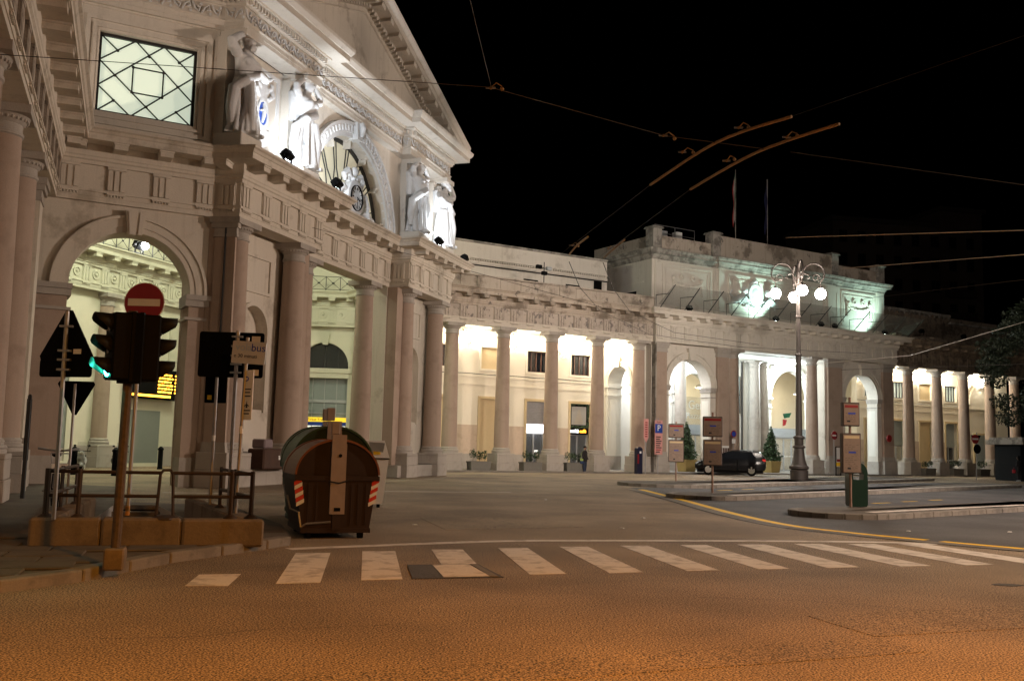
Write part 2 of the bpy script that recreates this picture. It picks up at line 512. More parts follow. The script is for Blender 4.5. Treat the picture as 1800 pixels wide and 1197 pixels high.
# kerb stones
def kerbline(path, parent, w, h, step=1.0, mat='kerb', name='kerb_stone', gap=.012):
    for a, b in zip(path[:-1], path[1:]):
        a, b = Vector(a), Vector(b); L = (b - a).length; n = max(1, round(L / step)); d = L / n
        ang = math.atan2(b.y - a.y, b.x - a.x)
        me = MB().cham(gap, d - gap, 0, w, -.02, h, .018).mesh(name, M_[mat])
        for k in range(n):
            p = a.lerp(b, k / n)
            place(name, me, parent, T(p.x, p.y, random.uniform(-.004, .004)) @ RZ(ang))
kerbline(KERB, side, .22, .138, .95)

# bus bays: darker asphalt beyond the yellow line
YL = [(5.35, 41.5), (5.5, 40.0), (5.78, 33.1), (5.98, 26.6), (6.4, 22.9), (7.2, 21.2), (8.07, 20.0), (9.51, 18.36), (12.6, 15.6), (17, 12.5)]
def smooth(P, n=6):
    out = []
    for i in range(len(P) - 1):
        p0 = Vector(P[max(i - 1, 0)]); p1 = Vector(P[i]); p2 = Vector(P[i + 1]); p3 = Vector(P[min(i + 2, len(P) - 1)])
        for k in range(n):
            t = k / n
            out.append(tuple(.5 * ((2 * p1) + (p2 - p0) * t + (2 * p0 - 5 * p1 + 4 * p2 - p3) * t * t + (3 * p1 - p0 - 3 * p2 + p3) * t ** 3)))
    return out + [tuple(P[-1])]
def ribbon(name, P, w0, w1, z, mat, parent=None, th=.003):
    vs = []; fs = []; n = len(P)
    for i in range(n):
        a = Vector(P[max(i - 1, 0)]); b = Vector(P[min(i + 1, n - 1)]); d = (b - a).normalized(); nn = Vector((-d.y, d.x))
        for w in (w0, w1):
            q = Vector(P[i]) + nn * w; vs.append((q.x, q.y, z))
    for i in range(n - 1): fs.append((2 * i, 2 * i + 2, 2 * i + 3, 2 * i + 1))
    mb = MB(); mb.add(vs, fs); return mb.build(name, mat, parent)
YS = smooth(YL, 6)
bay = tag(sheet('bus_bay', [tuple(p) for p in YS] + [(70, 12), (70, 62), (30, 66), (19.0, 56.8), (5.2, 43)], None, .004, M_['asphalt_dark']), kind='structure')
ribbon('yellow_line', YS[2:38], -.03, .24, .013, M_['yellow'], bay)
ribbon('yellow_line', YS[38:], -.03, .24, .013, M_['yellow'], bay)
sep = ribbon('drain_channel', YS, -.42, -.03, .009, M_['kerb'], None); tag(sep, kind='structure')
ribbon('drain_slot', YS, -.50, -.42, .0065, M_['black'], sep)

# raised bus islands
def island(tip, ang, length, width, label):
    fr = T(*tip, 0) @ RZ(R(ang))
    out = [(length, 0), (length, width)]
    pts = [(width * .5 - width * .42 * math.cos(a) * 1.3, width * .5 + width * .5 * math.sin(a)) for a in [math.pi / 2 - math.pi * k / 10 for k in range(11)]]
    poly = [(x, y) for x, y in pts[::-1]] + out
    isl = MB(fr).slab(poly[:], 0.0, .142).build('bus_island', M_['paving'])
    tag(isl, kind='structure')
    path = [pts[k] for k in range(11)] + [(x, 0) for x in (width, length)]
    for a, b in zip(path[:-1], path[1:]):
        a, b = Vector(a), Vector(b); L = (b - a).length; n = max(1, round(L / 1.1)); d = L / n; an = math.atan2(b.y - a.y, b.x - a.x)
        me = MB().cham(.008, d - .008, -.012, .24, -.02, .152, .02).mesh('kerb_stone', M_['kerb'])
        for k in range(n):
            p = a.lerp(b, k / n)
            place('kerb_stone', me, isl, fr @ T(p.x, p.y, random.uniform(-.003, .003)) @ RZ(an))
    MB(fr).box(1.6, length, .55, .8, .1425, .147).build('white_edge_line', M_['zebra'], isl)
    return isl, fr
isl1, IF1 = island((7.9, 43.2), 50, 34, 4.8, '')
isl2, IF2 = island((7.2, 33.2), 47.5, 34, 2.9, '')
isl3, IF3 = island((8.9, 25.05), 41, 34, 2.7, '')
# worn markings between the islands
for (fr, x, y, ln) in ((IF3, 9, 4.6, 1.2), (IF3, 11.5, 4.8, 1.1), (IF3, 14, 5.0, 1.0), (IF2, 8, 4.9, 1.2), (IF2, 10.3, 5.0, 1.0)):
    MB(fr).box(x, x + ln, y, y + .14, .006, .009).build('lane_dash', M_['yellow'], bay)
# zebra crossing, each bar a piece
zn = [(-2.67, 11.65), (-1.75, 12.12), (-.72, 12.68), (.31, 13.04), (1.38, 13.4), (2.5, 13.85), (3.6, 14.25), (4.7, 14.64), (5.94, 15.05), (7.1, 15.45), (8.3, 15.85)]
zf = [(-3.13, 14.86), (-2.21, 15.31), (-1.19, 15.8), (-.15, 16.32), (.88, 16.76), (1.95, 17.2), (3.05, 17.6), (4.14, 17.96), (5.27, 18.35), (6.35, 18.62), (7.4, 18.9)]
MB().slab([(-3.61, 11.3), (-3.15, 11.38), (-3.28, 12.41), (-3.75, 12.26)], .001, .005).build('zebra_bar', M_['zebra'], ground)
for i, (a, b) in enumerate(zip(zn, zf)):
    w = .5 if i < 7 else .56
    MB().slab([a, (a[0] + w * .96, a[1] + w * .38), (b[0] + w * .98, b[1] + w * .26), b], .001, .005).build('zebra_bar', M_['zebra'], ground)
WLN = smooth([(-3.35, 15.35), (-1.6, 16.55), (.09, 17.55), (2.7, 18.3), (5.43, 18.9), (7.2, 19.15), (8.2, 19.05)], 5)
ribbon('white_line', WLN, -.14, .14, .0055, M_['zebra'], ground)
MB().slab([(-1.15, 12.33), (-.03, 12.7), (-.4, 14.01), (-1.36, 13.74)], .004, .0085).build('tarmac_patch', M_['asphalt_dark'], ground)
MB().slab([(-.78, 12.55), (-.2, 12.74), (-.52, 13.92), (-1.02, 13.78)], .006, .012).build('patched_bar', M_['zebra'], ground)
MB().slab([(-.2, 12.7), (-.1, 12.72), (-.42, 13.98), (-.5, 13.95)], .006, .016).build('patch_edge', M_['kerb'], ground)
MB().slab([(6.4, 13.15), (6.6, 13.06), (6.85, 13.2), (6.75, 13.3), (6.55, 13.33), (6.42, 13.25)], .002, .006).build('tarmac_patch', M_['asphalt_dark'], ground)
# repaired strips and cracks in the tarmac
M_['asphalt_patch'] = asphalt('repaired_tarmac', (.235, .178, .12), .9, .32)
for poly in ([(-2.2, 6.2), (3.6, 8.6), (3.4, 9.2), (-2.4, 6.8)], [(3.4, 9.25), (6.4, 10.4), (6.0, 11.5), (3.1, 10.3)], [(-1.2, 19.5), (1.6, 21.0), (.6, 24.0), (-2.0, 22.6)]):
    MB().slab(poly, .001, .004).build('tarmac_repair', M_['asphalt_patch'], ground)
ck = random.Random(8)
for (x, y, a, n) in ((-4.0, 12.2, 1.0, 16), (2.2, 11.4, .5, 12), (-3.4, 8.3, .2, 12), (-.6, 19.4, .9, 18)):
    P = [(x, y)]
    for k in range(n):
        a += ck.uniform(-.45, .45); x += .22 * math.cos(a); y += .22 * math.sin(a); P.append((x, y))
    ribbon('tarmac_crack', P, -.004, .005, .0048, M_['black'], ground)
for x, y, r0 in ((-6.2, 22.6, .3),):
    MB(T(x, y, 0)).lathe([(0, .003), (r0, .003), (r0, .008), (0, .008)], 24).build('manhole_cover', M_['iron'], ground)
    MB(T(x, y, 0)).add(*(lambda n: ([(rr_ * math.cos(6.2832 * k / n), rr_ * math.sin(6.2832 * k / n), .009) for rr_ in (r0 - .05, r0 - .02) for k in range(n)], [(k, (k + 1) % n, n + (k + 1) % n, n + k) for k in range(n)]))(24)).build('manhole_ring', M_['kerb'], ground)
# litter of faint lines near the portico
for (x, y, dx, dy) in ((-10.5, 30.2, 3.4, .9), (-5.4, 34, 5.5, 2.0), (-8.2, 37, 5.0, 12.2)):
    MB().slab([(x, y), (x + dx, y + dy), (x + dx, y + dy + .12), (x, y + .12)], .001, .0045).build('bay_line', M_['zebra'], ground)
for x, y in ((-4.1, 22.5), (-1.9, 20.5), (2.4, 20.9), (3.3, 24.2), (8.9, 22.1), (11.4, 22.6), (14.2, 24.8), (9.8, 27.9), (1.2, 31.5), (12.6, 22.2)):
    MB(T(x, y, .006) @ RZ(random.random() * 6)).box(-.06, .05, -.03, .04, 0, .015, None, .02, .01).build('litter', M_['sign_white'], ground)
# ------------------------------------------------------------------ frames of the station
TH, PH, DH, LH = .5429, 1.2698, R(28.8), R(111.2)
FA = T(-3.82, 62.3257, 0) @ RZ(TH)       # colonnade: x along, -y towards the square
FB = T(-9.7536, 33.5398, 0) @ RZ(PH)     # portico face
FD = T(-15.1, 31.45, 0) @ RZ(DH)         # chamfer wall
FL = T(-10.49, 19.84, 0) @ RZ(LH)        # left portico
def W2(F, t, v):
    p = F @ Vector((t, -v, 0)); return (p.x, p.y)

hall = thing('station_portico', 'tall cream station portico with pediment, floodlit statues and clock', 'building', FB)
wing = thing('colonnade_wing', 'colonnade with warm lit arcade between the clock portico and central pavilion', 'building', FA)
pav = thing('central_pavilion', 'projecting pavilion with arches, attic reliefs and cold white light inside', 'building', FA @ T(29, 0, 0))
wing2 = thing('colonnade_wing', 'colonnade with crumbling entablature in an unlit dark tone beside the kiosk and tree', 'building', FA @ T(45, 0, 0))

# ---------- shared classical pieces
shaft_p = [(.49, 1.55), (.485, 2.6), (.475, 4.0), (.455, 5.6), (.43, 7.4), (.415, 8.72)]
me_shaft = MB().lathe(shaft_p, 24).mesh('column', M_['granite'], True)
me_cbase = MB().lathe([(.62, 1.2), (.62, 1.27), (.60, 1.29), (.635, 1.33), (.60, 1.39), (.545, 1.41), (.545, 1.46), (.56, 1.48), (.53, 1.53), (.49, 1.56)], 24).mesh('column_base', M_['stone'], True)
me_cap = MB().lathe([(.415, 8.70), (.455, 8.73), (.455, 8.79), (.42, 8.81), (.42, 9.0), (.45, 9.02), (.47, 9.05), (.56, 9.17), (.58, 9.19)], 24).box(-.62, .62, -.62, .62, 9.19, 9.40).mesh('capital', M_['stone'], True)
me_ped = MB().cham(-.68, .68, -.68, .68, 0, .60, .015).cham(-.655, .655, -.655, .655, .605, 1.06, .015).cham(-.665, .665, -.665, .665, 1.06, 1.2, .02).mesh('pedestal', M_['stone'])
dart = MB()
for k in range(28):
    a = 2 * math.pi * k / 28
    dart.sphere((.52 * math.cos(a), .52 * math.sin(a), 9.115), (.035, .035, .05), 5, 4)
me_dart = dart.mesh('egg_moulding', M_['stone'], True)
def column(parent, M, egg=False, ped=True):
    c = place('column', me_shaft, parent, M)
    place('column_base', me_cbase, c, M)
    place('capital', me_cap, c, M)
    if egg: tag(place('egg_moulding', me_dart, c, M), kind='stuff')
    if ped: place('pedestal', me_ped, c, M)
    return c
def pilaster(parent, M, w=1.0, d=.22, mat='granite', ped=True, z0=1.55):
    """flat pilaster, front at y=-d, back at y=0"""
    p = MB().box(-w / 2, w / 2, -d, .05, z0, 8.75, None, .02, .0).build('pilaster', M_[mat], parent, M=M)
    MB().box(-w / 2 - .04, w / 2 + .04, -d - .04, .05, 8.70, 8.80).box(-w / 2 - .02, w / 2 + .02, -d - .02, .05, 8.8, 9.02).box(-w / 2 - .1, w / 2 + .1, -d - .1, .05, 9.02, 9.19, None).box(-w / 2 - .16, w / 2 + .16, -d - .16, .05, 9.19, 9.397).build('capital', M_['stone'], p, M=M)
    if ped:
        MB().box(-w / 2 - .06, w / 2 + .06, -d - .06, .05, 1.2, 1.55, None, .04, 0).cham(-w / 2 - .16, w / 2 + .16, -d - .16, .05, .605, 1.2, .015).cham(-w / 2 - .18, w / 2 + .18, -d - .18, .05, 0, .6, .015).build('pedestal', M_['stone'], p, M=M)
    return p
tg = MB()
tg.box(-.30, .30, -.03, .02, 9.8, 10.62)
for x in (-.2, 0, .2): tg.box(x - .07, x + .07, -.075, -.03, 9.82, 10.52)
tg.box(-.30, .30, -.085, 0, 10.53, 10.62)
def make_tri(mat): 
    t = MB(); t.v, t.f, t.mi = tg.v, tg.f, tg.mi; return t.mesh('triglyph', mat)
gt = MB().box(-.29, .29, -.1, 0, 9.665, 9.715)
for k in range(6): gt.lathe([(.038, 9.60), (.024, 9.665)], 6, (-.24 + k * .096, -.06, 0))
def make_gut(mat):
    t = MB(); t.v, t.f, t.mi = gt.v, gt.f, gt.mi; return t.mesh('guttae', mat)
mo = MB().box(-.21, .21, -.80, -.18, 11.06, 11.275).box(-.24, .24, -.83, -.18, 11.22, 11.278)
def make_mod(mat):
    t = MB(); t.v, t.f, t.mi = mo.v, mo.f, mo.mi; return t.mesh('mutule', mat)
ARCH = [(-.85, 9.4), (0, 9.4), (0, 9.56), (.025, 9.56), (.025, 9.715), (.075, 9.715), (.075, 9.8), (-.85, 9.8)]
FRZ = [(-.85, 9.8), (0, 9.8), (0, 10.62), (-.85, 10.62)]
CORN = [(-.85, 10.62), (.1, 10.62), (.1, 10.74), (.15, 10.78), (.15, 10.86), (.18, 10.9), (.18, 11.28), (.86, 11.28), (.86, 11.48), (.9, 11.5), (.95, 11.58), (1.03, 11.62), (1.03, 11.7), (-.85, 11.76)]
def entablature(parent, path, ma, mf, mc, spacing, pre=None, post=None, ros=None):
    MB().sweep(path, ARCH, None, pre, post).build('architrave', M_[ma], parent)
    MB().sweep(path, FRZ, None, pre, post).build('frieze', M_[mf], parent)
    MB().sweep(path, CORN, None, pre, post).build('cornice', M_[mc], parent)
    t, g, m = make_tri(M_[mf]), make_gut(M_[ma]), make_mod(M_[mc])
    for i, (a, b) in enumerate(zip(path[:-1], path[1:])):
        a, b = Vector(a), Vector(b); L = (b - a).length
        if L < .7: continue
        ang = math.atan2(b.y - a.y, b.x - a.x)
        if L < 1.3: ts = [L / 2]
        else:
            n = max(1, round((L - .7) / spacing)); ts = [.35 + (L - .7) / n * k for k in range(n + 1)]
        for k, q in enumerate(ts):
            p = a + (b - a) * (q / L)
            Mx = T(p.x, p.y, 0) @ RZ(ang)
            place('triglyph', t, parent, Mx); place('guttae', g, parent, Mx); place('mutule', m, parent, Mx)
            if ros and k: 
                p = a + (b - a) * ((q + ts[k - 1]) / 2 / L); place('rosette', ros, parent, T(p.x, p.y, 0) @ RZ(ang))
# ------------------------------------------------------------------ left: hall with portico
def isect(F1, v1, F2, v2):
    a = F1 @ Vector((0, -v1, 0)); da = F1.to_3x3() @ Vector((1, 0, 0)); b = F2 @ Vector((0, -v2, 0)); db = F2.to_3x3() @ Vector((1, 0, 0))
    det = da.x * -db.y + db.x * da.y; dx, dy = b.x - a.x, b.y - a.y
    s_ = (dx * -db.y + db.x * dy) / det
    return (a.x + da.x * s_, a.y + da.y * s_)
K = isect(FL, 0, FD, 0)
D5 = W2(FD, 5.13, 0); B0 = W2(FB, .3, 0)
TR = 21.2
hp = [K, D5, B0, W2(FB, 6.3, 0), W2(FB, 6.3, -1.05), W2(FB, 15.36, -1.05), W2(FB, 15.36, 0), W2(FB, TR, 0), W2(FB, TR, -5)]
lp = [W2(FL, -9, 0), K]
entablature(hall, lp, 'plaster', 'carve', 'plaster', 1.37, post=D5)
entablature(hall, hp, 'plaster', 'plaster', 'plaster', 1.37, pre=lp[0])
# lower walls
MB(FL).box(-10, 14.2, 1.3, 2.3, 0, 9.39).build('wall', M_['plaster'], hall)
for t in (-4.7, -.6, 3.5, 7.7): column(hall, FL @ T(t, .58, 0), True)
pilaster(hall, FL @ T(10.6, .5, 0), .9, .25, 'plaster')
MB(FL).box(9.9, 11.8, .5, 1.4, 0, 9.39).build('wall_pier', M_['plaster'], hall)
w = MB(FD).archwall(-.6, 5.2, 6.6, 9.395, 2.58, 1.93, 6.6, .14, 1.25, seg=28).build('arch_wall', M_['plaster'], hall)
MB(FD).box(-.6, .65, .15, 1.24, 1.0, 6.6).box(4.51, 5.2, .15, 1.24, 1.0, 6.6).build('arch_jamb', M_['granite'], hall)
MB(FD).box(-.6, .67, .10, 1.28, .0, 1.0).box(4.49, 5.2, .10, 1.28, .0, 1.0).build('plinth', M_['stone'], hall)
MB(FD).archring(2.58, 6.6, 1.935, 2.12, .08, .2, None, 28).archring(2.58, 6.6, 2.12, 2.40, .05, .2, None, 28).archring(2.58, 6.6, 2.40, 2.5, .0, .2, None, 28).build('archivolt', M_['plaster'], hall, True)
MB(FD).prism([(2.36, 8.42), (2.80, 8.42), (2.92, 9.25), (2.24, 9.25)], -.12, .3).prism([(2.40, 8.42), (2.50, 8.42), (2.46, 9.2), (2.32, 9.2)], -.16, -.12).prism([(2.66, 8.42), (2.76, 8.42), (2.84, 9.2), (2.70, 9.2)], -.16, -.12).build('keystone', M_['plaster'], hall)
for x0, x1 in ((-.6, .78), (4.38, 5.24)):
    MB(FD).box(x0, x1, -.02, 1.32, 6.42, 6.6).box(x0 + .0, x1 - .02 if x0 < 0 else x1, .05, 1.28, 6.2, 6.42).box(x0, x1, .08, 1.27, 5.72, 5.82).build('impost', M_['stone'], hall)
# corner pier between chamfer and portico
pier = [D5, B0, W2(FB, .55, -.9), W2(FB, 1.9, -1.2), W2(FD, 5.1, -1.2)]
MB().slab([(Vector(p) + Vector((0, .0))).to_tuple() for p in [W2(FD, 5.05, -.12), W2(FB, .42, -.12), W2(FB, .55, -.9), W2(FB, 1.9, -1.2), W2(FD, 5.1, -1.2)]], 0, 9.39).build('corner_pier', M_['granite'], hall)
mid = ((D5[0] + B0[0]) / 2, (D5[1] + B0[1]) / 2); an = math.atan2(B0[1] - D5[1], B0[0] - D5[0])
pilaster(hall, T(mid[0], mid[1], 0) @ RZ(an) @ T(0, .12, 0), .78, .1)
MB(T(mid[0], mid[1], 0) @ RZ(an)).tube([(.02, .0, 9.3), (.02, .0, .3)], .035, 6).build('drain_pipe', M_['iron'], hall)
for t in (1.11, 5.2, 16.44, 20.56): column(hall, FB @ T(t, .58, 0), True)
for t in (7.8, 13.85): column(hall, FB @ T(t, 1.62, 0), True)
for x0, x1, c in ((.6, 6.4, 3.25), (15.26, 21.1, 18.5)):
    MB(FB).archwall(x0, x1, .0, 9.39, c, .95, 5.75, 1.1, 1.5, seg=18, zbot=2.8).box(x0, x1, 1.5, 2.4, 0, 9.39).box(x0, x1, 1.1, 2.4, 9.39, 11.6).build('bay_wall', M_['plaster'], hall)
    MB(FB).archring(c, 5.75, .955, 1.1, 1.02, 1.12, None, 18).box(c - 1.1, c - .955, 1.02, 1.12, 2.7, 5.75).box(c + .955, c + 1.1, 1.02, 1.12, 2.7, 5.75).build('niche_frame', M_['plaster'], hall)
    MB(FB).box(c - 1.1, c + 1.1, 1.03, 1.11, 7.2, 7.32).box(c - 1.1, c + 1.1, 1.03, 1.11, 8.55, 8.67).box(c - 1.1, c - .98, 1.03, 1.11, 7.32, 8.55).box(c + .98, c + 1.1, 1.03, 1.11, 7.32, 8.55).build('panel_frame', M_['plaster'], hall)
    MB(FB).cham(x0 + .1, x1 - .05, .22, 1.2, 0, .6, .02).build('plinth', M_['stone'], hall)
    MB(FB).box(x0 + .1, x1, 1.06, 1.2, .6, 1.05).build('dado', M_['stone'], hall)
MB(FB).box(15.3, 16.0, .55, 2.39, .61, 9.385).build('return_pilaster', M_['granite'], hall)
MB(FB).box(5.7, 6.35, .55, 2.39, .61, 9.385).build('return_pilaster', M_['granite'], hall)
MB(FB).box(20.6, 21.1, 2.4, 3.4, 0, 18).build('side_wall', M_['plaster'], hall)
# ---------- upper storey
UW = 'plaster_up'
a_, b_, c_, d_ = 1.08, 4.32, 12.58, 15.38
MB(FD).box(-1.5, a_, .2, 1.0, 11.7, 19.5).box(b_, 5.5, .2, 1.0, 11.7, 19.5).box(a_, b_, .2, 1.0, 11.7, c_).box(a_, b_, .2, 1.0, d_, 19.5).build('upper_wall', M_[UW], hall)
def border(F, x0, x1, z0, z1, w_, y0, y1, nm, mat, parent):
    return MB(F).box(x0, x1, y0, y1, z0, z0 + w_).box(x0, x1, y0, y1, z1 - w_, z1).box(x0, x0 + w_, y0, y1, z0 + w_, z1 - w_).box(x1 - w_, x1, y0, y1, z0 + w_, z1 - w_).build(nm, mat, parent)
border(FD, .62, 4.80, 12.12, 15.86, .14, .12, .21, 'panel_moulding', M_[UW], hall)
border(FD, .86, 4.54, 12.36, 15.60, .12, .14, .205, 'panel_moulding', M_[UW], hall)
border(FD, .30, 5.05, 11.86, 16.25, .07, .16, .205, 'panel_moulding', M_[UW], hall)
pane_m = lit('lit_frosted_glass', (.62, .70, .56), .62)
sq = MB(FD).box(a_ + .02, b_ - .02, .52, .55, c_ + .02, d_ - .02).build('square_window', pane_m, hall)
border(FD, a_, b_, c_, d_, .09, .38, .5, 'window_frame', M_['iron'], sq)
lines = [((.36, 0), (1, .68)), ((.66, 0), (0, .66)), ((0, .33), (.66, 1)), ((1, .33), (.35, 1)), ((.35, .35), (.67, .35)), ((.67, .35), (.67, .68)), ((.67, .68), (.35, .68)), ((.35, .68), (.35, .35)),
         ((0, .33), (.36, 0)), ((0, 0), (.18, .17)), ((1, 0), (.83, .17)), ((.66, 0), (1, .33)), ((0, .66), (.35, 1)), ((0, 1), (.17, .83)), ((1, .68), (.66, 1)), ((1, 1), (.83, .84))]
g = lambda p: (a_ + .05 + p[0] * (b_ - a_ - .1), .46, d_ - .05 - p[1] * (d_ - c_ - .1))
for p, q in lines: MB(FD).tube([g(p), g(q)], .028, 5).build('glazing_bar', M_['iron'], sq)
for p in ((.35, .35), (.67, .35), (.67, .68), (.35, .68), (.18, .17), (.83, .17), (.17, .83), (.83, .84), (.51, .17), (.17, .5), (.83, .5), (.51, .84)):
    MB(FD).sphere(g(p), .055, 8, 5).build('glazing_boss', M_['iron'], sq)
# portico upper wall with the great arch
CX, AR, AZ = 10.83, 4.0, 11.55
MB(FB).archwall(.5, TR - .1, 11.7, 16.25, CX, AR, AZ, 1.1, 2.3, seg=32).build('upper_wall', M_[UW], hall)
MB(FB).archring(CX, AZ, AR + .002, AR + .2, .98, 1.2, None, 36).archring(CX, AZ, AR + .2, AR + .55, .92, 1.2, None, 36).archring(CX, AZ, AR + .55, AR + .68, .84, 1.2, None, 36).build('archivolt', M_['marble'], hall, True)
lv = MB(FB)
for k in range(44):
    a = math.pi * (k + .5) / 44
    lv.cbox((0, 0, 0), (.10, .06, .26), T(CX + (AR + .37) * math.cos(a), .90, AZ + (AR + .37) * math.sin(a)) @ RY(math.pi / 2 - a))
tag(lv.build('leaf_moulding', M_['marble'], hall), kind='stuff')
for k in range(7):
    a = math.pi * (k + .5) / 7
    Mr = FB @ T(CX + (AR - .01) * math.cos(a), 1.38, AZ + (AR - .01) * math.sin(a)) @ RY(-math.pi / 2 - a + math.pi / 2 + math.pi / 2)
    MB().box(-.02, .02, -.2, .2, -.42, .42).lathe([(.0, 0), (.05, .01), (.12, .05), (.15, .03), (.17, .0)], 12, (0, 0, 0), RY(R(-90))).build('coffer', M_[UW], hall, False, Mr)
MB(FB).prism([(CX - .22, AZ + AR - .06), (CX + .22, AZ + AR - .06), (CX + .33, AZ + AR + .8), (CX - .33, AZ + AR + .8)], .72, 1.2).tube([(CX, .66, AZ + AR + .72), (CX, .58, AZ + AR + .5), (CX, .64, AZ + AR + .1)], [.13, .15, .09], 8).build('keystone', M_['marble'], hall)
pane2 = lit('lit_arch_glass', (.62, .57, .42), .34)
win = [(CX + (AR - .02) * math.cos(math.pi * k / 24), AZ + (AR - .02) * math.sin(math.pi * k / 24)) for k in range(25)]
aw = MB(FB).prism(win[::-1], 1.74, 1.77).build('arch_window', pane2, hall)
MB(FB).archring(CX, AZ, AR - .16, AR - .002, 1.62, 1.73, None, 32).build('window_frame', M_['iron'], aw)
def pol(r, deg): return (CX + AR * r * math.cos(R(deg)), 1.68, AZ + AR * r * math.sin(R(deg)))
for k in range(9):
    d0 = 10 + k * 20
    MB(FB).tube([pol(.18, d0 * .9 + 9), pol(.46, d0)], .03, 5).build('glazing_bar', M_['iron'], aw)
    for s_ in (-1, 1):
        dd = d0 + 10 * s_
        if 0 < dd < 180: MB(FB).tube([pol(.46, d0), pol(.66, d0 + 8 * s_), pol(.97, d0 + 8 * s_)], .03, 5).build('glazing_bar', M_['iron'], aw)
    MB(FB).sphere(pol(.46, d0), .06, 6, 4).build('glazing_boss', M_['iron'], aw)
# clock in its carved surround
om = MB()
om.archring(0, 0, .56, .82, -.30, .1, None, 32, 0, 2 * math.pi)
om.lathe([(.0, 0), (.7, 0), (.7, .25), (.0, .25)], 24, (0, 0, 0), RX(R(90)))
for s_ in (-1, 1):
    om.tube([(s_ * .75, -.1, .25), (s_ * 1.15, -.1, .3), (s_ * 1.5, -.08, -.1), (s_ * 1.35, -.1, -.55), (s_ * 1.0, -.1, -.45)], [.16, .2, .18, .16, .12], 8)
    om.tube([(s_ * .3, -.1, .95), (s_ * .65, -.12, 1.15), (s_ * .95, -.1, .9), (s_ * .8, -.1, .65)], [.12, .17, .14, .1], 8)
    om.tube([(s_ * 1.4, -.05, -.6), (s_ * 2.0, -.08, -.7), (s_ * 2.6, -.05, -.95)], [.28, .22, .12], 8)
    for k in range(16): om.sphere((s_ * random.uniform(.7, 2.2), random.uniform(-.26, -.05), random.uniform(-.95, -.45)), random.uniform(.08, .16), 7, 5)
    for k in range(8): om.sphere((s_ * random.uniform(.1, .9), random.uniform(-.25, -.05), random.uniform(.75, 1.25)), random.uniform(.07, .14), 7, 5)
om.box(-.95, .95, -.25, .15, -1.0, -.7); om.sphere((0, -.15, 1.25), (.25, .16, .22)); om.box(-2.6, 2.6, -.1, .15, -1.05, -.88)
CM = FB @ T(CX - .2, .98, 12.72)
clk = place('clock', remesh(om, 'clock', M_['marble'], .035, 1), hall, CM)
MB().lathe([(0, 0), (.57, 0), (.57, .05), (0, .05)], 32, (0, -.29, 0), RX(R(90))).build('clock_face', flat('clock_white', (.80, .79, .75), .4, var=0, emit=.35), clk, True, CM)
hm = MB()
hm.archring(0, 0, .565, .59, -.36, -.30, None, 32, 0, 2 * math.pi)
for k in range(12):
    a = R(90 - 30 * k); hm.cbox((0, 0, 0), (.035 if k % 3 else .06, .02, .13), T(.43 * math.cos(a), -.352, .43 * math.sin(a)) @ RY(math.pi / 2 - a))
hm.build('clock_numerals', M_['black'], clk, False, CM)
for ang, ln, w_ in ((-25, .30, .05), (-95, .44, .035)):
    MB().cbox((0, 0, ln / 2 - .05), (w_, .02, ln), T(0, -.37, 0) @ RY(math.pi / 2 - R(ang))).build('clock_hand', M_['black'], clk, False, CM)

